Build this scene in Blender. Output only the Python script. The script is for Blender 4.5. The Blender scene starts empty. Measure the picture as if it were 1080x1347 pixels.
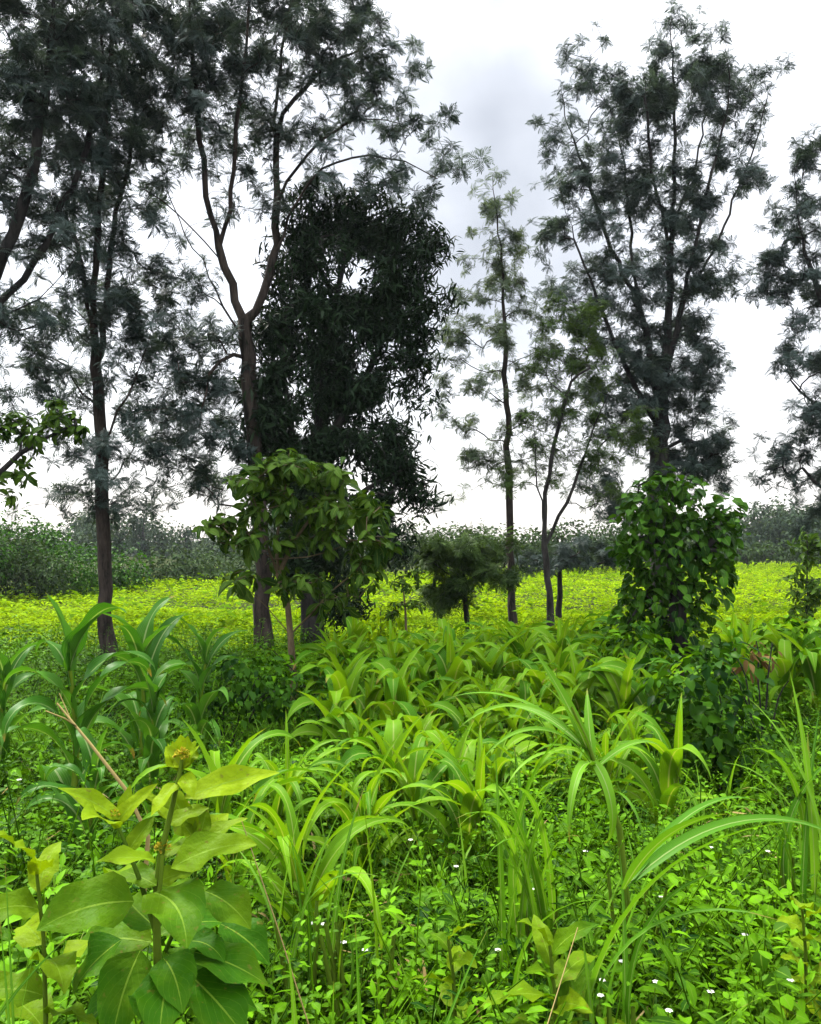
import bpy, math
import numpy as np
from mathutils import Matrix
PI = math.pi
rng = np.random.default_rng(11)
sc = bpy.context.scene
COL = sc.collection

# ------------------------------------------------------------------ camera
F, HOR, EYE = 1107.0, 712.0, 1.75
PITCH = math.atan((HOR - 673.5) / F)
cam = bpy.data.cameras.new('camera')
camo = bpy.data.objects.new('camera', cam); COL.objects.link(camo)
camo.location = (0, 0, EYE)
camo.rotation_euler = (PI / 2 + PITCH, 0, 0)
cam.sensor_fit = 'HORIZONTAL'; cam.sensor_width = 36.0
cam.lens = 36.0 * F / 1080.0
cam.clip_start = 0.05; cam.clip_end = 5000
sc.camera = camo

def at(px, py, Y):
    """world point seen at photo pixel (px, py), Y metres ahead of the viewer"""
    x = (px - 540.0) / F; y = (673.5 - py) / F
    c, s = math.cos(PITCH), math.sin(PITCH)
    d = np.array([x, c - y * s, s + y * c])
    return np.array([0, 0, EYE]) + d * (Y / d[1])

def ground_z(x, y):
    return 0.05 * np.sin(x * 0.31 + 1.3) * np.cos(y * 0.23) + 0.03 * np.sin(x * 0.9 + y * 0.7)

# ------------------------------------------------------------------ mesh builder
class MB:
    def __init__(s):
        s.V = []; s.F = []; s.T = []; s.U = []; s.n = 0
    def add(s, V, Fq, tint, uv):
        V = np.asarray(V, dtype=np.float32).reshape(-1, 3)
        s.V.append(V); s.F.append(np.asarray(Fq, dtype=np.int32).reshape(-1, 4) + s.n)
        s.T.append(np.broadcast_to(np.asarray(tint, dtype=np.float32), (len(V),)))
        s.U.append(np.broadcast_to(np.asarray(uv, dtype=np.float32), (len(V), 2)))
        s.n += len(V)
    def arrays(s):
        return np.concatenate(s.V), np.concatenate(s.F), np.concatenate(s.T), np.concatenate(s.U)
    def build(s, name, mat, parent=None, origin=None, smooth=True):
        V, Fq, T, U = s.arrays()
        if origin is not None:
            V = V - np.asarray(origin, dtype=np.float32)
        me = bpy.data.meshes.new(name)
        me.vertices.add(len(V)); me.vertices.foreach_set('co', V.ravel())
        me.loops.add(len(Fq) * 4); me.loops.foreach_set('vertex_index', Fq.ravel().astype(np.int32))
        me.polygons.add(len(Fq))
        me.polygons.foreach_set('loop_start', np.arange(len(Fq), dtype=np.int32) * 4)
        me.polygons.foreach_set('use_smooth', np.full(len(Fq), smooth))
        a = me.attributes.new('tint', 'FLOAT', 'POINT'); a.data.foreach_set('value', np.ascontiguousarray(T))
        a = me.attributes.new('luv', 'FLOAT_VECTOR', 'POINT')
        a.data.foreach_set('vector', np.concatenate([U, np.zeros((len(U), 1), np.float32)], 1).ravel())
        me.update(calc_edges=True)
        me.materials.append(mat)
        o = bpy.data.objects.new(name, me); COL.objects.link(o)
        if parent is not None: o.parent = parent
        return o

def tag(o, label=None, cat=None, group=None, kind=None):
    if label: o['label'] = label
    if cat: o['category'] = cat
    if group: o['group'] = group
    if kind: o['kind'] = kind
    return o

def thing(name, loc, label, cat, group=None):
    o = bpy.data.objects.new(name, None); COL.objects.link(o)
    o.empty_display_size = 0.1
    o.location = tuple(float(v) for v in loc)
    return tag(o, label, cat, group)

def copy_thing(src, loc, rotz=0.0, scale=1.0, label=None, group=None):
    r = src.copy(); COL.objects.link(r)
    r.location = tuple(float(v) for v in loc); r.rotation_euler = (0, 0, rotz); r.scale = (scale,) * 3
    if label: r['label'] = label
    if group: r['group'] = group
    for ch in list(src.children):
        c = ch.copy(); COL.objects.link(c); c.parent = r
        for g in list(ch.children):
            d = g.copy(); COL.objects.link(d); d.parent = c
    return r

PROF = {
    'blade': lambda t: np.clip(np.minimum(1, 0.35 + t * 4.0) * (1 - t ** 2.6), 0.015, 1),
    'maize': lambda t: np.clip(np.minimum(1, 0.55 + t * 2.2) * (1 - t ** 2.2) ** 0.9, 0.02, 1),
    'ovate': lambda t: np.clip(np.sin(PI * t ** 0.72) ** 0.85, 0.03, 1),
    'lance': lambda t: np.clip(np.sin(PI * t ** 0.85), 0.03, 1),
    'heart': lambda t: np.clip(np.where(t < 0.22, 0.55 + t * 2.0, np.cos((t - 0.22) / 0.78 * PI / 2) ** 0.8), 0.03, 1),
    'obov': lambda t: np.clip(np.sin(PI * t ** 1.15) ** 0.9, 0.04, 1),
}

def leaves(mb, base, az, el, L, W, bend, S=3, prof='ovate', fold=0.3, wave=0.0, roll=0.0, turn=0.0, tint=None, C=2, wf=2.5, pw=1.15):
    base = np.asarray(base, float).reshape(-1, 3); N = len(base)
    b = lambda v: np.broadcast_to(np.asarray(v, float), (N,)).astype(float)
    az, el, L, W, bend, roll, turn = map(b, (az, el, L, W, bend, roll, turn))
    tint = rng.random(N) if tint is None else b(tint)
    t = np.linspace(0, 1, S + 1)
    e = el[:, None] - bend[:, None] * t[None] ** pw
    a = az[:, None] + turn[:, None] * t[None]
    d = np.stack([np.cos(e) * np.sin(a), np.cos(e) * np.cos(a), np.sin(e)], -1)
    seg = (d[:, :-1] + d[:, 1:]) * 0.5 * (L[:, None, None] / S)
    p = np.concatenate([np.zeros((N, 1, 3)), np.cumsum(seg, 1)], 1) + base[:, None]
    side = np.stack([np.cos(a), -np.sin(a), 0 * a], -1)
    nrm = np.cross(side, d)
    cr, sr = np.cos(roll)[:, None, None], np.sin(roll)[:, None, None]
    side, nrm = side * cr + nrm * sr, nrm * cr - side * sr
    w = PROF[prof](t)[None] * W[:, None] * 0.5
    u = np.linspace(-1, 1, C + 1)
    ph = rng.random(N) * 6.28
    P = p[:, :, None] + side[:, :, None] * (u[None, None, :, None] * w[:, :, None, None] * math.cos(fold)) \
        + nrm[:, :, None] * (np.abs(u)[None, None, :, None] * w[:, :, None, None] * math.sin(fold))
    if wave:
        wv = np.sin(t[None, :, None] * wf * 6.28 + ph[:, None, None] + u[None, None] * 1.7) * np.abs(u)[None, None] ** 1.5 * w[:, :, None] * wave
        P = P + nrm[:, :, None] * wv[..., None]
    nv = (S + 1) * (C + 1)
    i, j = np.meshgrid(np.arange(S), np.arange(C), indexing='ij')
    q = np.stack([i * (C + 1) + j, i * (C + 1) + j + 1, (i + 1) * (C + 1) + j + 1, (i + 1) * (C + 1) + j], -1).reshape(-1, 4)
    Fq = (q[None] + (np.arange(N) * nv)[:, None, None]).reshape(-1, 4)
    uv = np.stack(np.broadcast_arrays(u[None, None], t[None, :, None] + 0 * u[None, None]), -1)
    uv = np.broadcast_to(uv, (N, S + 1, C + 1, 2)).reshape(-1, 2)
    mb.add(P.reshape(-1, 3), Fq, np.repeat(tint, nv), uv)

def chord(sag, pw):
    t = (np.arange(64) + .5) / 64
    x, y = np.cos(-sag * t ** pw).mean(), np.sin(-sag * t ** pw).mean()
    return math.atan2(y, x), 1 / math.hypot(x, y)

def tube(mb, pts, rad, sides=6, tint=0.5):
    pts = np.asarray(pts, float); n = len(pts)
    rad = np.broadcast_to(np.asarray(rad, float), (n,))
    tg = np.gradient(pts, axis=0); tg /= np.linalg.norm(tg, axis=1, keepdims=True) + 1e-9
    m = np.abs(tg.mean(0)); ref = np.eye(3)[int(np.argmin(m))]
    s = np.cross(tg, ref); s /= np.linalg.norm(s, axis=1, keepdims=True) + 1e-9
    q = np.cross(tg, s)
    a = np.arange(sides) * 2 * PI / sides
    V = pts[:, None] + rad[:, None, None] * (np.cos(a)[None, :, None] * s[:, None] + np.sin(a)[None, :, None] * q[:, None])
    i, j = np.meshgrid(np.arange(n - 1), np.arange(sides), indexing='ij')
    j2 = (j + 1) % sides
    Fq = np.stack([i * sides + j, i * sides + j2, (i + 1) * sides + j2, (i + 1) * sides + j], -1).reshape(-1, 4)
    uv = np.stack(np.broadcast_arrays(a[None] / 6.28, np.linspace(0, 1, n)[:, None]), -1).reshape(-1, 2)
    mb.add(V.reshape(-1, 3), Fq, tint, uv)

class Tpl:
    def __init__(s, mb): s.V, s.F, s.T, s.U = mb.arrays()

def stamp(mb, tpl, pos, R, toff):
    """copies of a template: pos (N,3), R (N,3,3), toff (N)"""
    N = len(pos); n = len(tpl.V)
    V = np.einsum('nij,vj->nvi', R, tpl.V) + pos[:, None]
    Fq = (tpl.F[None] + (np.arange(N) * n)[:, None, None]).reshape(-1, 4)
    mb.add(V.reshape(-1, 3), Fq, (tpl.T[None] + toff[:, None]).ravel(), np.tile(tpl.U, (N, 1)))

def rotz(a, s=1.0):
    a = np.asarray(a); s = np.broadcast_to(s, a.shape)
    R = np.zeros(a.shape + (3, 3))
    R[:, 0, 0] = np.cos(a) * s; R[:, 0, 1] = -np.sin(a) * s
    R[:, 1, 0] = np.sin(a) * s; R[:, 1, 1] = np.cos(a) * s; R[:, 2, 2] = s
    return R

def aim(d, s, spin):
    """rotations taking +Z to d, with spin about it, scaled by s"""
    d = d / (np.linalg.norm(d, axis=1, keepdims=True) + 1e-9)
    ref = np.where(np.abs(d[:, 2:3]) > 0.9, np.array([[1.0, 0, 0]]), np.array([[0, 0, 1.0]]))
    x = np.cross(ref, d); x /= np.linalg.norm(x, axis=1, keepdims=True)
    y = np.cross(d, x)
    c, sn = np.cos(spin)[:, None], np.sin(spin)[:, None]
    X = x * c + y * sn; Y = y * c - x * sn
    return np.stack([X, Y, d], -1) * np.asarray(s).reshape(-1, 1, 1)

# ------------------------------------------------------------------ materials
def nodes_of(name):
    m = bpy.data.materials.new(name); m.use_nodes = True
    nt = m.node_tree; nt.nodes.clear()
    return m, nt, nt.nodes.new, nt.links.new

def mixc(nt, fac, a, b):
    n = nt.nodes.new('ShaderNodeMix'); n.data_type = 'RGBA'
    for k, v in ((0, fac), (6, a), (7, b)):
        if hasattr(v, 'is_linked') or hasattr(v, 'links'):
            nt.links.new(v, n.inputs[k])
        elif k == 0: n.inputs[0].default_value = v
        else: n.inputs[k].default_value = (*v, 1)
    return n.outputs[2]

def math_n(nt, op, a, b=None, c=None, clamp=False):
    n = nt.nodes.new('ShaderNodeMath'); n.operation = op; n.use_clamp = clamp
    for k, v in enumerate((a, b, c)):
        if v is None: continue
        if hasattr(v, 'links'): nt.links.new(v, n.inputs[k])
        else: n.inputs[k].default_value = v
    return n.outputs[0]

def leaf_mat(name, c1, c2, trans=0.35, rough=0.45, spec=0.4, rib=None, veins=0.0, tcol=(1.15, 1.15, 0.4), spots=None, patch=3.0, ribw=.09, strip=False):
    m, nt, N, L = nodes_of(name)
    at_ = N('ShaderNodeAttribute'); at_.attribute_name = 'tint'
    uv = N('ShaderNodeAttribute'); uv.attribute_name = 'luv'
    sep = N('ShaderNodeSeparateXYZ'); L(uv.outputs['Vector'], sep.inputs[0])
    tc = N('ShaderNodeTexCoord')
    nz = N('ShaderNodeTexNoise'); nz.inputs['Scale'].default_value = patch; nz.inputs['Detail'].default_value = 3
    L(tc.outputs['Object'], nz.inputs['Vector'])
    f = math_n(nt, 'MULTIPLY_ADD', nz.outputs['Fac'], 1.1, -0.55)
    f = math_n(nt, 'ADD', at_.outputs['Fac'], f, clamp=True)
    col = mixc(nt, f, c1, c2)
    au = math_n(nt, 'ABSOLUTE', sep.outputs[0])
    if veins:
        # side veins slanting from the midrib, a little paler than the blade
        w = math_n(nt, 'MULTIPLY_ADD', au, -0.55, sep.outputs[1])
        w = math_n(nt, 'FRACT', math_n(nt, 'MULTIPLY', w, 6.5))
        w = math_n(nt, 'ABSOLUTE', math_n(nt, 'SUBTRACT', w, 0.5))
        w = math_n(nt, 'LESS_THAN', w, 0.035)
        col = mixc(nt, math_n(nt, 'MULTIPLY', w, veins), col, rib or c2)
    if rib:
        r = math_n(nt, 'LESS_THAN', au, ribw)
        r = math_n(nt, 'MULTIPLY', r, math_n(nt, 'SUBTRACT', 1.0, math_n(nt, 'MULTIPLY', sep.outputs[1], 0.6)))
        col = mixc(nt, r, col, rib)
    if strip:
        ln_ = math_n(nt, 'LESS_THAN', math_n(nt, 'FRACT', math_n(nt, 'MULTIPLY', au, 6.0)), 0.25)
        col = mixc(nt, math_n(nt, 'MULTIPLY', ln_, 0.16), col, rib)
        n4 = N('ShaderNodeTexNoise'); n4.inputs['Scale'].default_value = 9; n4.inputs['Detail'].default_value = 4
        L(tc.outputs['Object'], n4.inputs['Vector'])
        tipf = math_n(nt, 'MULTIPLY_ADD', math_n(nt, 'ADD', sep.outputs[1], math_n(nt, 'MULTIPLY', n4.outputs['Fac'], .55)), 9.0, -11.0, clamp=True)
        col = mixc(nt, tipf, col, (0.26, 0.18, 0.05))
    if spots:
        n2 = N('ShaderNodeTexNoise'); n2.inputs['Scale'].default_value = 55; n2.inputs['Detail'].default_value = 4
        L(tc.outputs['Object'], n2.inputs['Vector'])
        s = math_n(nt, 'MULTIPLY_ADD', n2.outputs['Fac'], 9.0, -5.7, clamp=True)
        col = mixc(nt, math_n(nt, 'MULTIPLY', s, 0.85), col, spots)
    p = N('ShaderNodeBsdfPrincipled'); L(col, p.inputs['Base Color'])
    if veins:
        n3 = N('ShaderNodeTexNoise'); n3.inputs['Scale'].default_value = 40; n3.inputs['Detail'].default_value = 4
        L(tc.outputs['Object'], n3.inputs['Vector'])
        bp = N('ShaderNodeBump'); bp.inputs['Strength'].default_value = .5; bp.inputs['Distance'].default_value = .012
        L(math_n(nt, 'ADD', n3.outputs['Fac'], math_n(nt, 'MULTIPLY', w, -.25)), bp.inputs['Height']); L(bp.outputs[0], p.inputs['Normal'])
    p.inputs['Roughness'].default_value = rough; p.inputs['Specular IOR Level'].default_value = spec * 0.15
    tm = N('ShaderNodeMix'); tm.data_type = 'RGBA'; tm.blend_type = 'MULTIPLY'; tm.inputs[0].default_value = 1
    L(col, tm.inputs[6]); tm.inputs[7].default_value = (*tcol, 1)
    tr = N('ShaderNodeBsdfTranslucent'); L(tm.outputs[2], tr.inputs['Color'])
    mx = N('ShaderNodeMixShader'); mx.inputs[0].default_value = trans
    L(p.outputs[0], mx.inputs[1]); L(tr.outputs[0], mx.inputs[2])
    out = N('ShaderNodeOutputMaterial'); L(mx.outputs[0], out.inputs['Surface'])
    return m

def bark_mat(name, c1, c2, scale=9.0, bump=0.5):
    m, nt, N, L = nodes_of(name)
    tc = N('ShaderNodeTexCoord'); mp = N('ShaderNodeMapping'); mp.inputs['Scale'].default_value = (1, 1, 0.22)
    L(tc.outputs['Object'], mp.inputs['Vector'])
    n1 = N('ShaderNodeTexNoise'); n1.inputs['Scale'].default_value = scale; n1.inputs['Detail'].default_value = 6; n1.inputs['Roughness'].default_value = 0.7
    L(mp.outputs[0], n1.inputs['Vector'])
    f = math_n(nt, 'MULTIPLY_ADD', n1.outputs['Fac'], 3.6, -1.35, clamp=True)
    p = N('ShaderNodeBsdfPrincipled'); p.inputs['Roughness'].default_value = 0.9; p.inputs['Specular IOR Level'].default_value = 0.2
    L(mixc(nt, f, c1, c2), p.inputs['Base Color'])
    bp = N('ShaderNodeBump'); bp.inputs['Strength'].default_value = bump; bp.inputs['Distance'].default_value = 0.05
    n2 = N('ShaderNodeTexNoise'); n2.inputs['Scale'].default_value = scale * 3; n2.inputs['Detail'].default_value = 5
    L(mp.outputs[0], n2.inputs['Vector']); L(n2.outputs['Fac'], bp.inputs['Height']); L(bp.outputs[0], p.inputs['Normal'])
    out = N('ShaderNodeOutputMaterial'); L(p.outputs[0], out.inputs['Surface'])
    return m

M = {}
M['silky'] = leaf_mat('silky_oak_leaf', (0.018, 0.033, 0.029), (0.090, 0.125, 0.115), 0.32, 0.5, 0.5, tcol=(1.1, 1.15, 0.6), patch=1.2)
M['silky_green'] = leaf_mat('young_silky_oak_leaf', (0.022, 0.045, 0.014), (0.075, 0.13, 0.030), 0.3, 0.5, 0.35, patch=1.2)
M['silky_glare'] = leaf_mat('glare_silky_oak_leaf', (0.04, 0.065, 0.035), (0.12, 0.165, 0.10), 0.35, 0.5, 0.4, patch=1.2)  # silky oak leaf made paler: glare is put into the leaf colour
M['dense'] = leaf_mat('glossy_dark_leaf', (0.007, 0.015, 0.008), (0.024, 0.046, 0.020), 0.12, 0.42, 0.3, patch=1.0)
M['sapling'] = leaf_mat('sapling_leaf', (0.016, 0.05, 0.006), (0.075, 0.15, 0.012), 0.3, 0.42, 0.4, rib=(0.14, 0.2, 0.04), patch=1.4)
M['vine'] = leaf_mat('vine_leaf', (0.008, 0.040, 0.004), (0.062, 0.17, 0.010), 0.25, 0.42, 0.4, rib=(0.1, 0.17, 0.04), patch=1.6)
M['bush'] = leaf_mat('bush_leaf', (0.007, 0.036, 0.003), (0.05, 0.15, 0.006), 0.25, 0.45, 0.35, patch=1.5)
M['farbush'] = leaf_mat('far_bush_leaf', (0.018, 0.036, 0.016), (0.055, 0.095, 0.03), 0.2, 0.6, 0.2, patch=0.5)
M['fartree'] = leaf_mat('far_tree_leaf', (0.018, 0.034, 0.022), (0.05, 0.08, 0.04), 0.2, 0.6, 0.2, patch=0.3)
M['crop'] = leaf_mat('bean_leaf', (0.09, 0.20, 0.001), (0.30, 0.47, 0.0015), 0.4, 0.7, 0.12, tcol=(1.2, 1.1, 0.4), patch=0.35)
M['weed'] = leaf_mat('weed_leaf', (0.005, 0.040, 0.0006), (0.125, 0.32, 0.0015), 0.26, 0.55, 0.4, rib=(0.13, 0.24, 0.02), patch=1.3)
M['maize'] = leaf_mat('maize_leaf', (0.045, 0.17, 0.002), (0.175, 0.37, 0.006), 0.42, 0.5, 0.4, rib=(0.30, 0.40, 0.09), tcol=(1.3, 1.15, 0.4), patch=1.5, strip=True)
M['maize_dark'] = leaf_mat('mature_maize_leaf', (0.024, 0.11, 0.006), (0.085, 0.25, 0.018), 0.35, 0.42, 0.45, rib=(0.26, 0.36, 0.13), patch=1.5, strip=True)
M['grass'] = leaf_mat('napier_blade', (0.05, 0.18, 0.004), (0.17, 0.38, 0.014), 0.35, 0.45, 0.5, rib=(0.28, 0.38, 0.12), patch=1.5, strip=True)
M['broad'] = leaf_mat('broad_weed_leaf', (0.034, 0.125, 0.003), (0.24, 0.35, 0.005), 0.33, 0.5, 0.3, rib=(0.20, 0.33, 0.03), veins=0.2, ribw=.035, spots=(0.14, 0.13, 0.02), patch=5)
M['stem_green'] = leaf_mat('green_stem', (0.06, 0.13, 0.008), (0.16, 0.25, 0.02), 0.05, 0.5, 0.3)
M['bud'] = leaf_mat('yellow_bud', (0.30, 0.22, 0.01), (0.45, 0.38, 0.03), 0.3, 0.6, 0.2)
M['petal'] = leaf_mat('white_petal', (0.75, 0.75, 0.68), (0.85, 0.85, 0.78), 0.2, 0.6, 0.2, tcol=(1, 1, 1))
M['dry'] = leaf_mat('dry_blade', (0.30, 0.22, 0.07), (0.42, 0.34, 0.14), 0.2, 0.7, 0.2, tcol=(1, 1, 0.8))
M['wilted'] = leaf_mat('wilted_leaf', (0.10, 0.06, 0.02), (0.2, 0.13, 0.05), 0.2, 0.7, 0.2, tcol=(1, 0.9, 0.6))
M['bark'] = bark_mat('tree_bark', (0.010, 0.010, 0.010), (0.055, 0.050, 0.045))
M['bark_brown'] = bark_mat('brown_bark', (0.008, 0.007, 0.006), (0.075, 0.058, 0.046))
M['bark_tan'] = bark_mat('tan_stem', (0.08, 0.06, 0.03), (0.19, 0.145, 0.08), 16)

# ------------------------------------------------------------------ growing a branched plant
def grow(limbs, atts, base_r, k_up=0.6, w=0.5, step=0.28, p=1.6, jit=0.12, rmin=0.004, r=rng):
    cap = 60000
    pos = np.zeros((cap, 3)); par = np.full(cap, -1); n = 0; tips = []
    def add(q, pa):
        nonlocal n
        pos[n] = q; par[n] = pa; n += 1
        return n - 1
    for li, pts in enumerate(limbs):
        pts = np.asarray(pts, float)
        seg = np.linalg.norm(np.diff(pts, axis=0), axis=1); cum = np.concatenate([[0], np.cumsum(seg)])
        m = max(3, int(cum[-1] / step) + 1); s = np.linspace(0, cum[-1], m)
        # smooth resample
        q = np.stack([np.interp(s, cum, pts[:, k]) for k in range(3)], 1)
        for _ in range(2):
            q[1:-1] = q[1:-1] * 0.5 + (q[:-2] + q[2:]) * 0.25
        q[1:-1] += r.normal(0, 0.018, (m - 2, 3))
        if li == 0:
            last = add(q[0], -1)
        else:
            last = int(np.argmin(((pos[:n] - q[0]) ** 2).sum(1)))
        for v in q[1:]: last = add(v, last)
        tips.append(last)
    nl = n
    atts = np.asarray(atts, float)
    d0 = np.sqrt(((atts[:, None] - pos[None, :nl:2]) ** 2).sum(-1)).min(1) * r.uniform(0.8, 1.2, len(atts))
    dirs = np.zeros((len(atts), 3)); used = []
    minz = pos[0, 2] + 0.0
    for i in np.argsort(d0):
        a = atts[i]
        dv = a - pos[:n]; h = np.hypot(dv[:, 0], dv[:, 1]); d = np.sqrt((dv ** 2).sum(1))
        cost = d + w * np.abs(dv[:, 2] - k_up * h)
        j = int(np.argmin(cost)); L = d[j]
        if L < 0.05: dirs[i] = (0, 0, 1); used.append((i, j)); continue
        pj = par[j]
        pd = pos[j] - pos[pj] if pj >= 0 else np.array([0, 0, 1.0])
        pd = pd / (np.linalg.norm(pd) + 1e-9)
        c = pos[j] + (pd * 0.45 + dv[j] / L * 0.55) * L * 0.5 + r.normal(0, jit, 3) * L * 0.5
        m = max(2, int(L / step + 0.5) + 1)
        last = j
        for t in np.linspace(0, 1, m + 1)[1:]:
            q = pos[j] * (1 - t) ** 2 + c * 2 * t * (1 - t) + a * t * t
            if t < 1: q = q + r.normal(0, jit * 0.1, 3)
            prev = pos[last].copy(); last = add(q, last)
        dirs[i] = q - prev; tips.append(last)
    cnt = np.zeros(n)
    ch = [[] for _ in range(n)]
    for i in range(n):
        if par[i] >= 0: ch[par[i]].append(i)
    for i in range(n - 1, -1, -1):
        if not ch[i]: cnt[i] = 1
        if par[i] >= 0: cnt[par[i]] += cnt[i]
    rad = np.maximum(base_r * (cnt / cnt[0]) ** (1 / p), rmin)
    # chains
    chains = []; stack = [(0, -1)]
    while stack:
        s0, pa = stack.pop()
        chain = [pa] if pa >= 0 else []
        cur = s0
        while True:
            chain.append(cur)
            if not ch[cur]: break
            best = max(ch[cur], key=lambda k: cnt[k])
            for k in ch[cur]:
                if k != best: stack.append((k, cur))
            cur = best
        chains.append(chain)
    mb = MB()
    for c in chains:
        rr = rad[c].copy()
        if len(c) > 1 and par[c[1]] == c[0]: rr[0] = min(rr[0], rr[1] * 1.15)
        if c[0] == 0:
            k = min(4, len(rr)); rr[:k] *= np.linspace(1.45, 1.0, 4)[:k]   # root flare
        rr[-1] *= 0.6
        if len(c) < 2: continue
        big = rr.max()
        tube(mb, pos[c], rr, 10 if big > 0.05 else (6 if big > 0.02 else 4))
    nodes = pos[:n].copy()
    return mb, dirs, nodes, rad[:n], np.array([par[i] for i in range(n)])

def blobs(spec, D, dens=1.35, depth=None, r=rng, clump=1, spread=.2):
    """points filling a crown: spec rows (cx, cy, rx, ry, n[, dz]) in photo pixels at distance D"""
    out = []
    for row in spec:
        cx, cy, rx, ry, n = row[:5]; dz = row[5] if len(row) > 5 else 0.0
        n = max(1, int(n * dens)); m = max(1, n // clump)
        v = r.normal(size=(m, 3)); v /= np.linalg.norm(v, axis=1, keepdims=True)
        v *= r.random((m, 1)) ** (1 / 2.4)
        rd = depth if depth else (0.5 * (rx + ry)) / F * D
        for q in v:
            c = at(cx + q[0] * rx, cy + q[1] * ry, D + dz + q[2] * rd)
            if clump == 1: out.append(c); continue
            for _ in range(int(r.integers(clump - 2, clump + 3))):
                out.append(c + r.normal(0, spread, 3) * np.array([1, 1, .7]))
    return np.array(out)

def limb(pts, D, drift=0.0):
    n = len(pts)
    return np.array([at(p[0], p[1], D + (p[2] if len(p) > 2 else 0) + drift * (i / (n - 1)) ** 1.3) for i, p in enumerate(pts)])

# ---- feathery tufts (pinnate leaves in a star round a twig's tip)
def feather_tuft(nl=9, L=0.2, r=rng, pairs=6, lw=0.02, droop=0.9, dense=1.0):
    mb = MB()
    for k in range(nl):
        az = k * 2.4 + r.uniform(-.4, .4); el = r.uniform(-0.35, 1.15); ln = L * r.uniform(0.7, 1.15)
        base = np.array([0, 0, r.uniform(-0.09, 0.03)])
        t = np.linspace(0.14, 1, pairs); e = el - droop * t * r.uniform(.5, 1.2)
        d = np.stack([np.cos(e) * math.sin(az), np.cos(e) * math.cos(az), np.sin(e)], -1)
        p = base + np.cumsum(d, 0) * ln / pairs
        tn = r.random()
        for sgn in (-1, 1):
            ll = ln * 0.42 * np.sin(PI * (0.16 + 0.80 * t)) + 0.015
            leaves(mb, p, az + sgn * (0.85 + r.uniform(-.15, .15)), e + r.uniform(-.25, .25), ll, lw, 0.5, S=2, prof='lance', C=1, fold=0, tint=tn * 0.7 + r.random(pairs) * 0.3)
        leaves(mb, p[-1:], az, e[-1:], ln * 0.3, lw, 0.3, S=2, prof='lance', C=1, fold=0, tint=tn)
        tube(mb, np.vstack([base, p]), 0.0022, 3, tn)
    return Tpl(mb)

def leafy_tuft(nl, L, W, el=(-0.9, 0.5), bend=(0.4, 1.0), prof='lance', S=3, fold=0.25, spread=0.08, r=rng, C=2):
    mb = MB(); k = np.arange(nl)
    base = r.normal(0, spread * 0.5, (nl, 3)); base[:, 2] = r.uniform(-spread * 1.6, spread * 0.5, nl)
    ln = L * r.uniform(0.65, 1.15, nl)
    leaves(mb, base, k * 2.4 + r.uniform(-.5, .5, nl), r.uniform(*el, nl), ln, W * ln / L * r.uniform(.85, 1.15, nl), r.uniform(*bend, nl),
           S=S, prof=prof, fold=fold, roll=r.uniform(-.4, .4, nl), tint=r.random(nl), C=C)
    return Tpl(mb)

FEATH = [feather_tuft(11, 0.23) for _ in range(10)]
FEATH_S = [feather_tuft(9, 0.19, lw=0.015) for _ in range(8)]
DROOP = [leafy_tuft(13, 0.17, 0.036, el=(-1.3, 0.2), bend=(0.2, 0.9), spread=0.16) for _ in range(8)]

def foliage(mb, tpls, pos, dirs, s=(0.8, 1.25), tilt=0.6, toff=(-0.25, 0.25), up=0.6, r=rng):
    n = len(pos)
    d = dirs / (np.linalg.norm(dirs, axis=1, keepdims=True) + 1e-9)
    d = d * tilt + np.array([0, 0, up]) + r.normal(0, 0.18, (n, 3))
    R = aim(d, r.uniform(*s, n), r.uniform(0, 6.28, n))
    t = r.uniform(*toff, n); which = r.integers(0, len(tpls), n)
    for k, tp in enumerate(tpls):
        m = which == k
        if m.any(): stamp(mb, tp, pos[m], R[m], t[m])

def extra_tips(nodes, rad, par, thin, frac, r=rng):
    """more leafy points on the thin twigs behind the tips"""
    m = np.where((rad < thin) & (par >= 0))[0]
    m = m[r.random(len(m)) < frac]
    return nodes[m], nodes[m] - nodes[par[m]]

def tree(name, label, cat, base, limbs, atts, base_r, leafmat, tpls, bark='bark', group=None, k_up=0.8, w=0.5, thin=0.012, frac=0.35, s=(0.55, 0.98), step=0.28, tilt=0.6, up=0.6, p=1.6, jit=0.14, rmin=0.004, crown='crown', trunk='trunk'):
    root = thing(name, base, label, cat, group)
    mb, dirs, nodes, rad, par = grow(limbs, atts, base_r, k_up, w, step, p, jit, rmin)
    mb.build(trunk, M[bark], root, base)
    fm = MB()
    foliage(fm, tpls, atts, dirs, s, tilt, up=up)
    if frac:
        ep, ed = extra_tips(nodes, rad, par, thin, frac)
        if len(ep): foliage(fm, tpls, ep, ed, (s[0] * .85, s[1] * .85), tilt, up=up)
    fm.build(crown, M[leafmat], root, base)
    return root

# ================================================================== THE TREES
def gb(px, D):
    q = at(px, HOR, D); q[2] = float(ground_z(q[0], q[1])) - 0.04
    return q

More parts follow.
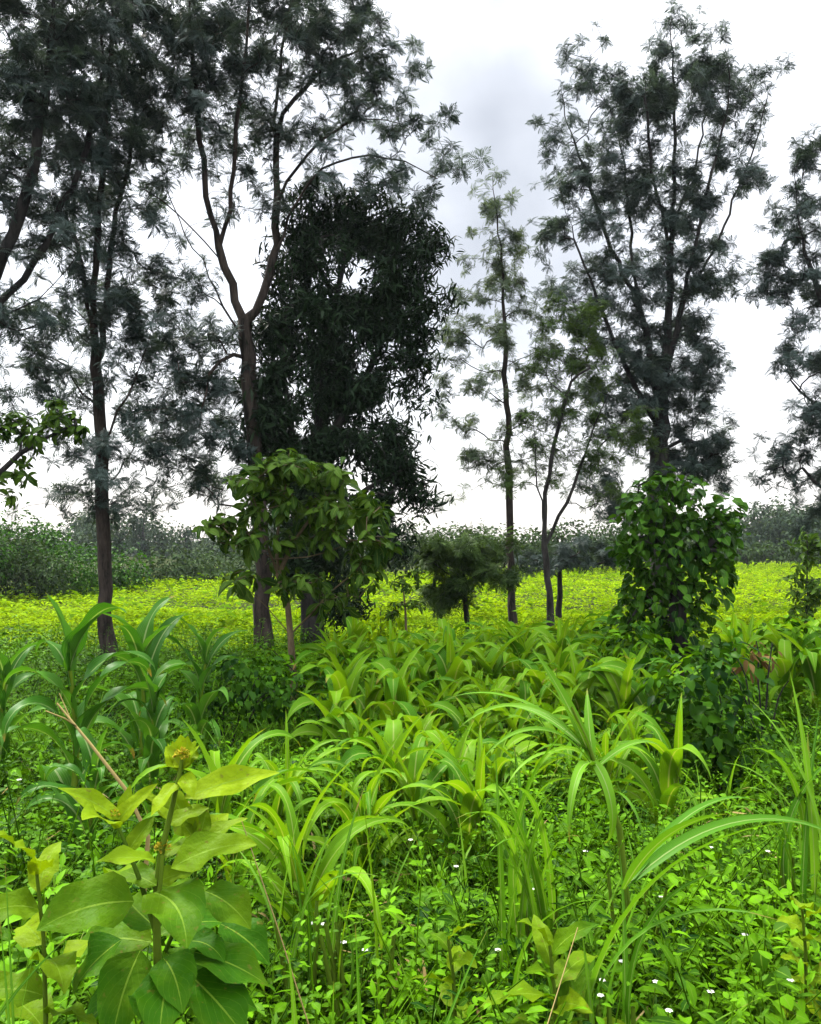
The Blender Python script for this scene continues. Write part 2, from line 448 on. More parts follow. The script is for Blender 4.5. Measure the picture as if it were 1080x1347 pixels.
# far left tree, its trunk beside the frame
D = 11.0
b = gb(-130, D)
lm = [np.vstack([b, limb([(-125, 640), (-95, 520), (-40, 440), (10, 390), (50, 340), (85, 265), (115, 205), (130, 120), (135, 30), (140, -60)], D, .4)]),
      limb([(-60, 465), (-10, 370), (20, 300), (45, 220), (62, 130), (70, 30), (70, -80)], D, -.5),
      limb([(-95, 520), (-70, 380), (-40, 240), (-15, 100), (0, -60)], D, .8),
      limb([(-20, 420), (40, 405), (80, 370), (105, 330)], D, -.6)]
at_ = np.vstack([blobs([(60, 60, 90, 100, 120), (20, 160, 80, 80, 85), (95, 170, 55, 70, 55), (10, 20, 70, 80, 70), (110, 20, 60, 90, 60), (40, 270, 55, 45, 28), (90, 320, 35, 55, 14), (20, 350, 40, 40, 12),
                 (30, 450, 55, 45, 26), (0, 530, 50, 45, 22), (-60, 180, 80, 150, 60), (-100, 380, 70, 80, 25), (50, -80, 120, 60, 50)], D, dens=.9, clump=5, spread=.28)])
tree('tall_tree', 'tall feathery tree leaning in from the left edge with its trunk out of view', 'tree', b, lm, at_, 0.13, 'silky', FEATH, group='tall feathery farm trees', frac=.25)

# slim dark tree with the bare trunk
D = 12.0
b = gb(145, D)
lm = [np.vstack([b, limb([(144, 850), (141, 780), (136, 690), (133, 600), (130, 520), (124, 450), (122, 380), (127, 300), (133, 230), (140, 150), (150, 50), (155, -80)], D)]),
      limb([(129, 480), (138, 430), (141, 370), (148, 310), (162, 240), (175, 170), (185, 90), (195, 0)], D, .5),
      limb([(124, 430), (105, 350), (95, 270), (90, 180), (95, 90)], D, -.5),
      limb([(133, 590), (160, 540), (180, 500), (195, 450)], D, -.4)]
at_ = blobs([(110, 650, 38, 40, 24), (185, 610, 28, 70, 34), (165, 650, 18, 50, 14), (95, 580, 45, 45, 22), (190, 500, 38, 55, 40), (85, 480, 40, 45, 30), (165, 410, 45, 45, 34), (95, 370, 45, 45, 34), (185, 345, 40, 40, 30), (100, 430, 40, 40, 20), (205, 560, 20, 40, 12), (160, 460, 26, 40, 16),
             (110, 290, 50, 45, 26), (160, 250, 45, 45, 26), (100, 190, 55, 60, 46), (165, 170, 60, 60, 56), (140, 80, 85, 70, 90), (190, 60, 50, 60, 40), (160, -30, 110, 60, 70), (215, 420, 30, 30, 6)], D, dens=1.0, clump=4, spread=.3)
tree('tall_tree', 'slim tall tree with a bare dark straight trunk standing behind the dark maize', 'tree', b, lm, at_, 0.098, 'silky', FEATH, group='tall feathery farm trees', frac=.25, bark='bark_brown')

# big forked tree in the upper left middle
D = 12.6
b = gb(350, D)
lm = [np.vstack([b, limb([(348, 840), (345, 760), (338, 640), (332, 520), (326, 450), (318, 415), (300, 350), (285, 322), (271, 270), (266, 210), (258, 120), (250, 20), (245, -80)], D)]),
      limb([(287, 325), (302, 290), (308, 220), (316, 120), (330, 0), (335, -80)], D, -.8),
      limb([(302, 360), (265, 310), (225, 268), (180, 245), (140, 222)], D, -.6),
      limb([(326, 430), (350, 380), (363, 340), (363, 250), (361, 150), (375, 50), (390, -60)], D, .5),
      limb([(362, 262), (395, 208), (440, 165), (500, 150), (555, 178), (600, 190)], D, .7),
      limb([(363, 330), (385, 262), (425, 215), (480, 200), (545, 215), (575, 235)], D, -.3),
      limb([(361, 170), (400, 110), (450, 70), (505, 60)], D, .9),
      limb([(322, 440), (295, 415), (270, 350), (240, 300), (215, 240), (195, 170)], D, .8),
      limb([(330, 470), (296, 452), (279, 480), (268, 520), (262, 570)], D, -.5)]
at_ = blobs([(240, 60, 80, 90, 95), (320, 50, 80, 80, 90), (395, 60, 70, 70, 62), (450, 40, 55, 60, 44), (455, 115, 60, 45, 36), (515, 100, 40, 40, 22), (575, 190, 36, 24, 14), (520, 170, 50, 30, 18), (550, 245, 35, 28, 9),
             (480, 240, 55, 32, 18), (400, 190, 60, 55, 42), (300, 160, 80, 60, 58), (215, 160, 60, 55, 40), (345, 260, 55, 35, 15), (290, 250, 60, 30, 12), (190, 240, 35, 30, 14), (330, -60, 170, 60, 110), (250, 450, 34, 45, 34),
             (225, 390, 35, 35, 24), (255, 550, 38, 50, 40), (265, 620, 36, 42, 34), (290, 510, 28, 50, 22), (255, 350, 45, 35, 18), (235, 500, 26, 40, 18), (290, 590, 24, 40, 14), (230, 620, 20, 30, 8), (440, -20, 50, 40, 22), (535, 60, 20, 30, 4)], D, dens=1.05, clump=5, spread=.28)
tree('tall_tree', 'tall forked tree with wide spreading limbs reaching across the upper sky', 'tree', b, lm, at_, 0.118, 'silky', FEATH, group='tall feathery farm trees', frac=.25, bark='bark_brown')

# dense dark tree
D = 12.9
b = gb(412, D)
lm = [np.vstack([b, limb([(412, 840), (408, 780), (410, 700), (418, 600), (425, 500), (440, 400), (460, 300)], D)]),
      limb([(412, 660), (380, 560), (370, 450), (385, 360)], D, -.6), limb([(418, 600), (470, 520), (510, 430), (530, 340)], D, .6),
      limb([(410, 720), (460, 660), (510, 620), (550, 610)], D, -.4)]
at_ = blobs([(578, 315, 18, 22, 12), (570, 420, 20, 24, 12), (505, 262, 24, 18, 12), (590, 390, 10, 16, 5), (560, 520, 18, 20, 8), (460, 300, 74, 42, 90), (395, 335, 44, 48, 60), (525, 330, 40, 50, 60), (550, 292, 20, 20, 12), (435, 258, 46, 20, 24), (425, 410, 74, 52, 120), (515, 415, 48, 45, 66), (358, 450, 39, 60, 60), (445, 500, 88, 50, 140), (335, 520, 24, 50, 26),
             (535, 485, 29, 36, 26), (375, 560, 55, 50, 80), (465, 585, 72, 45, 95), (390, 640, 57, 45, 70), (535, 630, 39, 46, 44), (490, 690, 41, 40, 42), (410, 710, 60, 50, 75), (445, 775, 31, 36, 30)], D, dens=1.75, clump=8, spread=.16)
tree('dense_tree', 'dense near black broadleaf tree with drooping leaves behind the pale stemmed sapling', 'tree', b, lm, at_, 0.15, 'dense', DROOP, frac=.5, thin=.014, s=(.85, 1.3), k_up=.5)

# slender conical tree in the middle
D = 16.4
b = gb(674, D)
tr = limb([(674, 820), (671, 700), (667, 560), (665, 430), (659, 330), (648, 232)], D)
lm = [np.vstack([b, tr])]
at_ = blobs([(650, 262, 16, 36, 24), (655, 320, 38, 36, 34), (655, 380, 58, 36, 40), (650, 440, 82, 34, 44), (640, 500, 86, 30, 40), (625, 550, 70, 24, 22), (705, 540, 45, 40, 18), (625, 610, 65, 22, 26), (690, 610, 40, 30, 14), (610, 655, 40, 18, 6), (700, 400, 30, 40, 16), (600, 440, 24, 26, 10), (620, 350, 20, 20, 6), (700, 460, 30, 30, 12), (590, 500, 20, 16, 6)], D, dens=1.25, clump=4, spread=.14)
tree('slender_tree', 'slender straight tree with a thin pale trunk and sparse conical crown', 'tree', b, lm, at_, 0.07, 'silky_glare', FEATH_S, bark='bark_brown', k_up=.35, w=.9, frac=.3, thin=.008, rmin=.003)

# slight multi-limbed tree beside it
D = 15.6
b = gb(722, D)
lm = [np.vstack([b, limb([(724, 810), (720, 740), (712, 670), (704, 600), (700, 520)], D)]), limb([(714, 690), (722, 620), (740, 540), (755, 480)], D, -.5),
      limb([(718, 720), (752, 650), (775, 580), (800, 520)], D, -.3)]
at_ = blobs([(700, 560, 50, 45, 22), (745, 590, 50, 40, 26), (755, 520, 60, 45, 44), (765, 450, 50, 50, 40), (725, 480, 45, 45, 22), (790, 590, 50, 35, 30), (820, 560, 40, 30, 20), (740, 640, 40, 30, 9), (690, 640, 35, 25, 8), (740, 410, 36, 30, 12), (790, 640, 40, 30, 14)], D, dens=1.35, clump=4, spread=.16)
tree('slender_tree', 'slight young tree with rising crooked limbs just right of the slender straight tree', 'tree', b, lm, at_, 0.06, 'silky_green', FEATH_S, k_up=.8, frac=.3, thin=.008, rmin=.003)

# tall tree on the right
D = 18.0
b = gb(868, D)
lm = [np.vstack([b, limb([(868, 800), (866, 700), (866, 620), (869, 560), (872, 500), (880, 420), (882, 340), (886, 250), (890, 150), (882, 60), (884, 5)], D)]),
      limb([(869, 540), (850, 440), (836, 380), (829, 300), (822, 210), (800, 130), (772, 60)], D, .8),
      limb([(873, 500), (890, 440), (897, 395), (920, 300), (945, 200), (962, 110), (955, 45)], D, -.8),
      limb([(866, 560), (825, 490), (792, 410), (765, 340), (735, 245)], D, -.5),
      limb([(836, 390), (800, 320), (775, 240), (745, 160)], D, .4),
      limb([(884, 300), (915, 220), (935, 120), (930, 50)], D, .9), limb([(884, 330), (860, 240), (848, 150), (850, 90)], D, -.9),
      limb([(897, 400), (950, 310), (990, 200), (1015, 110)], D, .3), limb([(866, 600), (900, 570), (930, 590), (950, 610)], D, -.4)]
at_ = blobs([(775, 90, 30, 45, 22), (760, 190, 32, 55, 34), (850, 130, 50, 75, 60), (810, 170, 35, 60, 36), (900, 120, 50, 85, 70), (880, 30, 22, 28, 8), (960, 130, 42, 80, 50), (1005, 115, 24, 45, 16), (935, 45, 24, 28, 9), (800, 280, 52, 50, 50), (870, 250, 62, 60, 74), (940, 250, 50, 50, 44), (725, 330, 30, 40, 14), (750, 400, 34, 40, 20), (985, 215, 25, 30, 12),
             (745, 250, 28, 24, 10), (820, 380, 70, 50, 74), (905, 350, 60, 55, 74), (960, 340, 25, 30, 12), (870, 450, 75, 50, 88), (780, 440, 45, 50, 32), (925, 450, 28, 45, 24), (935, 520, 24, 45, 26), (925, 600, 42, 34, 52), (830, 560, 50, 40, 50), (795, 640, 45, 38, 44), (900, 620, 36, 28, 34), (880, 520, 55, 45, 60), (770, 520, 40, 40, 28), (850, 500, 60, 40, 40), (940, 640, 24, 20, 12)], D, dens=1.7, clump=7, spread=.22)
tree('tall_tree', 'tall dark tree with upright limbs rising behind the vine covered stump', 'tree', b, lm, at_, 0.21, 'silky', FEATH, group='tall feathery farm trees', frac=.2, s=(.6, 1.0))

# tree on the right edge
D = 16.0
b = gb(1160, D)
lm = [np.vstack([b, limb([(1158, 800), (1155, 640), (1150, 520), (1140, 400), (1130, 280), (1125, 150)], D)]), limb([(1152, 560), (1110, 470), (1075, 380), (1050, 300), (1045, 230)], D, -.5),
      limb([(1155, 640), (1110, 590), (1075, 540), (1040, 500)], D, .4), limb([(1157, 720), (1110, 670), (1075, 640), (1045, 600)], D, -.4), limb([(1145, 440), (1100, 330), (1085, 220), (1080, 160)], D, .5)]
at_ = blobs([(1070, 200, 30, 50, 30), (1040, 290, 36, 40, 26), (1075, 300, 40, 60, 40), (1030, 370, 40, 40, 40), (1075, 400, 45, 45, 46), (1060, 470, 36, 40, 32), (1075, 540, 34, 45, 36), (1055, 610, 34, 40, 30), (1080, 670, 36, 40, 34), (1140, 200, 60, 90, 50), (1150, 400, 60, 90, 50), (1140, 580, 50, 80, 40), (1030, 580, 18, 20, 5)], D, clump=6)
tree('tall_tree', 'tall feathery tree at the right edge with its trunk out of view', 'tree', b, lm, at_, 0.14, 'silky', FEATH, group='tall feathery farm trees', frac=.25)

# small dark bushy tree
D = 14.2
b = gb(613, D)
lm = [np.vstack([b, limb([(616, 830), (613, 790), (608, 740), (606, 700)], D)]), limb([(612, 780), (590, 750), (570, 740)], D, -.3), limb([(612, 775), (635, 750), (650, 735)], D, .2)]
at_ = blobs([(606, 732, 56, 26, 60), (575, 765, 30, 22, 30), (645, 762, 26, 22, 26), (608, 765, 40, 24, 26), (612, 702, 26, 12, 10), (560, 735, 22, 12, 10), (655, 730, 20, 14, 10), (600, 795, 30, 12, 8)], D, dens=.75, clump=6, spread=.13)
tree('small_tree', 'small dark bushy tree with a short thin trunk in front of the bean field', 'tree', b, lm, at_, 0.045, 'silky_green', FEATH, k_up=.3, s=(.7, 1.1), frac=.5, rmin=.003)
D = 17.5
b = gb(735, D)
lm = [np.vstack([b, limb([(735, 800), (737, 760), (740, 720)], D)])]
at_ = blobs([(735, 735, 45, 24, 40), (775, 725, 40, 26, 34), (690, 740, 35, 20, 24)], D, dens=.8, clump=6)
tree('small_tree', 'low dark shrub like tree behind the two slender trunks', 'tree', b, lm, at_, 0.05, 'silky', FEATH, k_up=.3, frac=.4, rmin=.003)

# sapling with big drooping leaves and tan stems
D = 8.4
SAP = [leafy_tuft(9, 0.23, 0.085, el=(-0.7, 0.6), bend=(0.7, 1.6), prof='obov', S=4, spread=0.05, fold=.22) for _ in range(8)]
b = gb(388, D)
lm = [np.vstack([b, limb([(385, 868), (376, 800), (364, 740), (362, 690), (372, 640), (380, 605)], D)]), limb([(372, 770), (355, 720), (335, 670), (325, 630)], D, -.3), limb([(366, 745), (400, 690), (430, 640), (450, 620)], D, .3),
      limb([(382, 850), (400, 800), (430, 770), (470, 750)], D, -.2), limb([(380, 830), (350, 790), (320, 770)], D, .1), limb([(368, 740), (420, 722), (470, 718), (500, 712)], D, -.4)]
at_ = blobs([(370, 610, 40, 18, 18), (330, 635, 34, 28, 13), (420, 630, 40, 26, 18), (370, 660, 50, 26, 16), (450, 665, 40, 32, 18), (300, 690, 30, 28, 7), (345, 715, 45, 30, 10), (420, 700, 45, 30, 12), (490, 695, 26, 40, 12), (390, 760, 40, 22, 9), (470, 745, 35, 26, 9), (320, 760, 24, 22, 5), (440, 790, 26, 24, 5), (280, 690, 14, 8, 2)], D, dens=1.3, depth=.6)
tree('sapling', 'tan stemmed sapling with large drooping green leaves', 'sapling', b, lm, at_, 0.034, 'sapling', SAP, bark='bark_tan', k_up=.5, frac=.0, s=(.6, .95), rmin=.005, crown='foliage', trunk='stem')
# pale sapling reaching in from the left edge
D = 8.6
b = gb(-60, D)
lm = [np.vstack([b, limb([(-60, 760), (-50, 690), (-20, 640), (20, 600), (60, 575), (95, 560)], D)]), limb([(-50, 680), (-30, 600), (10, 560), (50, 535), (85, 525)], D, .4)]
at_ = blobs([(25, 565, 40, 28, 14), (80, 545, 32, 24, 12), (20, 630, 30, 24, 7), (100, 560, 20, 16, 5), (-40, 560, 40, 50, 10)], D)
tree('sapling', 'pale green sapling branches reaching in from the left edge above the hedge', 'sapling', b, lm, at_, 0.035, 'sapling', SAP, k_up=.3, frac=0, s=(.5, .75), rmin=.004, crown='foliage', trunk='stem')
# thin sapling in the field edge
D = 11.0
b = gb(534, D)
lm = [np.vstack([b, limb([(534, 850), (533, 810), (530, 770), (532, 745)], D)])]
at_ = blobs([(535, 765, 24, 20, 9), (525, 800, 22, 14, 5), (545, 800, 18, 18, 4)], D)
tree('sapling', 'thin red stemmed sapling with few small leaves at the edge of the bean field', 'sapling', b, lm, at_, 0.014, 'sapling', SAP, bark='bark_tan', k_up=.4, frac=0, s=(.4, .6), rmin=.004, crown='foliage', trunk='stem')
D = 13.0
b = gb(1062, D)
lm = [np.vstack([b, limb([(1062, 850), (1060, 800), (1058, 740), (1062, 700)], D)])]
at_ = blobs([(1062, 720, 28, 24, 14), (1045, 760, 24, 22, 8), (1075, 770, 26, 24, 9), (1050, 800, 26, 16, 8)], D)
tree('sapling', 'leafy sapling at the right edge standing in the bright field', 'sapling', b, lm, at_, 0.02, 'sapling', SAP, k_up=.4, frac=0, s=(.55, .8), rmin=.004, crown='foliage', trunk='stem')

# ================================================================== vine covered stump, dark bush
def leafy_mass(mb, spec, D, L, W, prof, n_dens, el=(-1.1, 0.1), shell=0.8, S=3, bend=(.2, .8), C=2, depth=None, rs=.5):
    for (cx, cy, rx, ry) in spec:
        a, h = rx / F * D, ry / F * D
        n = int(n_dens * 7 * (a * h) / (L * W))
        c = at(cx, cy, D); v = rng.normal(size=(n, 3)); v /= np.linalg.norm(v, axis=1, keepdims=True)
        rr = np.where(rng.random(n) < 0.72, rng.uniform(shell, 1.05, n), rng.uniform(0.3, shell, n)) * (1 + 0.26 * np.sin(v[:, 0] * 6 + cx) * np.cos(v[:, 2] * 7 + cy))
        p = c + v * np.array([a, depth or (a + h) * .5, h]) * rr[:, None]
        az = np.arctan2(v[:, 0], v[:, 1]) + rng.normal(0, .7, n)
        ln = L * rng.uniform(.45, 1.35, n)
        leaves(mb, p, az, rng.uniform(*el, n) + v[:, 2] * .5, ln, W * ln / L, rng.uniform(*bend, n), S=S, prof=prof, roll=rng.normal(0, rs, n), C=C)

D = 8.4
b = gb(890, D)
root = thing('vine_covered_stump', b, 'stump of a dead tree smothered in heart shaped green vine leaves', 'stump')
mb = MB(); mb2, *_ = grow([np.vstack([b, limb([(892, 860), (890, 800), (888, 720), (884, 660)], D)]), limb([(888, 740), (850, 700), (838, 680)], D, .2), limb([(889, 760), (930, 720), (950, 700)], D, -.2)],
                blobs([(860, 660, 30, 30, 8), (930, 700, 36, 36, 10), (850, 740, 26, 40, 8), (920, 780, 26, 40, 8), (840, 800, 30, 30, 6)], D), .09, jit=.2)
mb2.build('trunk', M['bark'], root, b)
fm = MB()
leafy_mass(fm, [(878, 662, 52, 40), (850, 690, 34, 44), (918, 700, 46, 46), (872, 730, 54, 50), (925, 760, 36, 50), (880, 790, 52, 46), (850, 770, 30, 30), (950, 690, 26, 26), (840, 830, 40, 30), (905, 840, 40, 40), (945, 720, 22, 40), (845, 660, 22, 20), (900, 640, 26, 18), (865, 632, 20, 12), (960, 670, 16, 16), (820, 720, 14, 18), (828, 790, 18, 26)], D, .10, .085, 'heart', 2.1)
# loose shoots
n = 40; sp = blobs([(960, 690, 30, 30, 14), (825, 700, 18, 60, 14), (960, 740, 20, 40, 10), (885, 628, 34, 10, 14)], D, depth=.4)
leaves(fm, sp, rng.uniform(0, 6.28, len(sp)), rng.uniform(-.6, .6, len(sp)), .1, .085, .6, prof='heart')
fm.build('foliage', M['vine'], root, b)

def bush(label, px, D, spec, L, W, prof='ovate', mat='bush', dens=1.8, group=None, name='bush', depth=None, cat='bush', S=3, C=2):
    b = gb(px, D)
    root = thing(name, b, label, cat, group)
    sm = MB(); top = max(spec, key=lambda q: -q[1])
    for k in range(5):
        q = spec[k % len(spec)]
        e = at(q[0], q[1], D) + rng.normal(0, .1, 3)
        t = np.linspace(0, 1, 6)[:, None]
        tube(sm, b + (e - b) * t + np.array([0, 0, .15]) * np.sin(t * PI) + rng.normal(0, .01, (6, 3)), np.linspace(.009, .004, 6) * max(1, D / 10), 5)
    sm.build('stem', M['bark'], root, b)
    fm = MB(); leafy_mass(fm, spec, D, L, W, prof, dens, S=S, C=C, depth=depth, rs=.5)
    fm.build('foliage', M[mat], root, b)
    return root

bush('big dark green bush below the vine covered stump with deep shade under it', 940, 5.6, [(930, 900, 60, 46), (960, 960, 62, 50), (900, 950, 50, 50), (985, 1000, 50, 40), (925, 1010, 50, 40), (955, 870, 40, 30), (880, 890, 36, 30)], .10, .06, dens=1.6)
bush('light green leafy bush crowding the foot of the vine covered stump', 850, 7.4, [(830, 850, 44, 36), (870, 870, 40, 34), (800, 880, 36, 26)], .10, .06, mat='weed', dens=1.5)
bush('low wilted brown leaved shrub beside the dark bush on the right', 1000, 6.4, [(1000, 856, 24, 12), (985, 875, 26, 14)], .10, .04, prof='lance', mat='wilted', dens=1.0)
bush('leafy green bush at the right edge below the far field', 1075, 8.5, [(1040, 830, 36, 20), (1075, 860, 40, 30), (1020, 850, 34, 24)], .11, .065, mat='weed', dens=1.4)
bush('dark leafy weeds bush between the tall maize and the sapling', 300, 6.6, [(300, 900, 50, 40), (350, 910, 46, 40), (260, 930, 40, 36), (400, 920, 44, 34), (330, 880, 40, 24)], .075, .045, mat='bush', dens=1.4)
bush('fresh green undergrowth bush round the foot of the sapling', 430, 8.0, [(440, 880, 44, 24), (480, 870, 40, 22), (390, 885, 40, 22), (350, 880, 34, 20)], .085, .045, mat='weed', dens=1.3)
bush('bright yellow green shrub growing just right of the dense tree trunk', 500, 11.4, [(490, 830, 34, 24), (515, 815, 26, 22), (470, 845, 26, 18)], .1, .05, mat='crop', dens=1.3)
for k, (px, D, spec, lab) in enumerate([
    (20, 24, [(20, 745, 46, 36), (60, 765, 40, 30), (-30, 740, 60, 50), (10, 780, 60, 24)], 'large rounded dark bush at the left edge of the field'),
    (95, 26, [(95, 760, 34, 30), (75, 775, 34, 22), (110, 785, 30, 16)], 'dark bush just left of the slim bare trunk'),
    (190, 33, [(190, 768, 34, 22), (220, 775, 30, 18), (160, 778, 30, 18)], 'low bush at the field edge just right of the slim bare trunk'),
    (265, 36, [(260, 766, 36, 20), (295, 770, 30, 18), (230, 772, 26, 14)], 'low hedge bush in front of the hazy trees on the left'),
    (140, 29, [(130, 758, 36, 32), (170, 765, 30, 26), (150, 780, 44, 16)], 'mid green bush behind the slim bare trunk'),
    (235, 34, [(225, 758, 40, 26), (265, 762, 36, 22), (250, 776, 44, 14)], 'rounded bush in the middle of the left hedge line'),
    (300, 40, [(290, 752, 36, 22), (330, 750, 36, 24)], 'bush in the left hedge just left of the forked tree trunk'),
    (-40, 22, [(-60, 730, 70, 60), (-100, 760, 60, 40)], 'tall dark bush cut by the left edge behind the pale sapling'),
    (60, 27, [(60, 735, 44, 36), (30, 725, 40, 34)], 'tall bush rising behind the rounded one at the left edge'),
    (490, 40, [(470, 735, 40, 26), (515, 738, 40, 24)], 'hedge bush glimpsed just right of the dense tree'),
    (610, 44, [(600, 735, 44, 24), (630, 730, 40, 24)], 'hedge bush behind the small dark bushy tree'),
    (715, 44, [(715, 733, 40, 24), (735, 735, 40, 22)], 'hedge bush behind the slight multi limbed tree'),
    (840, 48, [(830, 728, 44, 26), (870, 730, 44, 22), (910, 730, 40, 18)], 'hedge bush hidden in part by the vine covered stump'),
    (330, 38, [(335, 764, 40, 20), (370, 760, 34, 22)], 'hedge bush half hidden behind the sapling'),
    (560, 40, [(545, 735, 44, 24), (590, 738, 40, 22)], 'dark hedge bush beyond the dense tree'),
    (650, 42, [(650, 738, 44, 20), (690, 735, 40, 22)], 'dark hedge bush seen behind the slender straight tree'),
    (760, 45, [(750, 730, 44, 26), (795, 728, 40, 28)], 'dark hedge bush between the slender trees and the stump'),
    (985, 52, [(975, 732, 40, 14), (1020, 730, 40, 15)], 'pale low hedge bush at the far edge of the right field'),
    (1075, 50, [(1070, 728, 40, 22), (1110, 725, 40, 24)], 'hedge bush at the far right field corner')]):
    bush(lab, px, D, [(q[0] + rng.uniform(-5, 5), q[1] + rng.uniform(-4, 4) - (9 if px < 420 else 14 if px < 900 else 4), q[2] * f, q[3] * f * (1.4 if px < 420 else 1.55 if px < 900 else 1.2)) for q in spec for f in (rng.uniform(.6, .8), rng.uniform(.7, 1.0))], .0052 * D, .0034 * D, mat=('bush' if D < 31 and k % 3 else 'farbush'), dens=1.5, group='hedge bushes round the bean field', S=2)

# far trees, in the haze
def far_tree(px, top, D, wpx, label, cat='tree'):
    b = gb(px, D)
    root = thing('far_tree', b, label, cat, 'distant trees beyond the field')
    t = at(px, top + 6, D); sm = MB()
    tube(sm, np.stack([b + (t - b) * k + np.array([.15 * math.sin(k * 5 + px), 0, 0]) for k in np.linspace(0, 1, 6)]), np.linspace(.25, .05, 6), 6)
    sm.build('trunk', M['bark'], root, b)
    fm = MB(); hp = HOR + 20 - top
    spec = [(px + rng.uniform(-.5, .5) * wpx, top + hp * q + rng.uniform(-2, 2), wpx * rng.uniform(.35, .6), hp * rng.uniform(.14, .24)) for q in (.14, .28, .42, .56, .7, .8)]
    leafy_mass(fm, spec, D, .34, .22, 'ovate', 2.2, S=2, C=1)
    fm.build('crown', M['fartree'], root, b)

FT = [(190, 672, 85, 20, 'tallest hazy far tree left of the dense tree'), (215, 694, 88, 18, ''), (245, 692, 84, 22, ''), (280, 700, 90, 24, ''), (310, 708, 92, 20, ''), (160, 700, 95, 22, ''), (345, 706, 90, 24, ''), (130, 702, 92, 22, ''),
      (60, 698, 90, 26, ''), (10, 690, 86, 26, ''),
      (568, 716, 100, 22, ''), (630, 712, 100, 24, ''), (700, 712, 105, 24, ''), (770, 706, 100, 26, ''), (830, 702, 104, 22, ''),
      (945, 672, 80, 18, ''), (972, 676, 82, 14, ''), (990, 662, 86, 9, ''), (1010, 658, 80, 16, ''), (1036, 670, 84, 18, ''), (1065, 664, 82, 22, ''), (1100, 660, 84, 24, ''), (918, 682, 90, 20, '')]
for (px, top, D, w, lab) in FT:
    if not lab:
        lab = ('hazy blue green tree in the far row left of the dense tree' if px < 400 else 'small distant tree low on the horizon in the middle' if px < 880 else 'hazy far tree on the skyline right of the stump')
        if px == 990: lab = 'thin bare topped far tree sticking up on the right skyline'
        if px == 1010: lab = 'tallest round crowned far tree on the right skyline'
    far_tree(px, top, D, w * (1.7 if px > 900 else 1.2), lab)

wm = MB()
for k in range(220):
    u = rng.random()
    D = rng.uniform(62, 112)
    px, top = (rng.uniform(-120, 420), 696) if u < .45 else ((rng.uniform(420, 900), 724) if u < .7 else (rng.uniform(915, 1220), 682))
    top += rng.uniform(-4, 12) + 16 * math.sin(px * .027 + .6) + 9 * math.sin(px * .083 + 1) + 5 * math.sin(px * .21); top = min(top, 728)
    for q in (.1, .45, .8):
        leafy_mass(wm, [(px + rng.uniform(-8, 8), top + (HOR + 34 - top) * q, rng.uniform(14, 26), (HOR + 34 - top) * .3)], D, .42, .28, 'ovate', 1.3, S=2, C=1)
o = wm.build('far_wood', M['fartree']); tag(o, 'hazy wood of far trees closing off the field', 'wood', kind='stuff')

# ================================================================== ground
def mat_ground():
    m, nt, N, L = nodes_of('soil')
    tc = N('ShaderNodeTexCoord')
    n1 = N('ShaderNodeTexNoise'); n1.inputs['Scale'].default_value = 0.5; n1.inputs['Detail'].default_value = 8
    L(tc.outputs['Object'], n1.inputs['Vector'])
    n2 = N('ShaderNodeTexNoise'); n2.inputs['Scale'].default_value = 14; n2.inputs['Detail'].default_value = 6
    L(tc.outputs['Object'], n2.inputs['Vector'])
    c = mixc(nt, math_n(nt, 'MULTIPLY_ADD', n1.outputs['Fac'], 2.0, -0.5, clamp=True), (0.018, 0.028, 0.004), (0.03, 0.05, 0.005))
    c = mixc(nt, math_n(nt, 'MULTIPLY_ADD', n2.outputs['Fac'], 2.4, -1.0, clamp=True), c, (0.03, 0.02, 0.012))
    p = N('ShaderNodeBsdfPrincipled'); L(c, p.inputs['Base Color']); p.inputs['Roughness'].default_value = 1; p.inputs['Specular IOR Level'].default_value = .1
    bp = N('ShaderNodeBump'); bp.inputs['Strength'].default_value = .8; bp.inputs['Distance'].default_value = .05
    L(n2.outputs['Fac'], bp.inputs['Height']); L(bp.outputs[0], p.inputs['Normal'])
    out = N('ShaderNodeOutputMaterial'); L(p.outputs[0], out.inputs['Surface'])
    return m
gx = np.concatenate([[-900, -400, -200, -100], np.arange(-60, 61, .75), [100, 200, 400, 900]])
gy = np.concatenate([[-300, -100, -30], np.arange(-10, 80, .75), [100, 150, 250, 500, 1500]])
X, Y = np.meshgrid(gx, gy, indexing='ij'); nx, ny = X.shape
Z = ground_z(X, Y)
i, j = np.meshgrid(np.arange(nx - 1), np.arange(ny - 1), indexing='ij')
mb = MB(); mb.add(np.stack([X, Y, Z], -1).reshape(-1, 3), np.stack([i * ny + j, (i + 1) * ny + j, (i + 1) * ny + j + 1, i * ny + j + 1], -1).reshape(-1, 4), .5, (0, 0))
g = mb.build('ground', mat_ground()); tag(g, kind='structure')

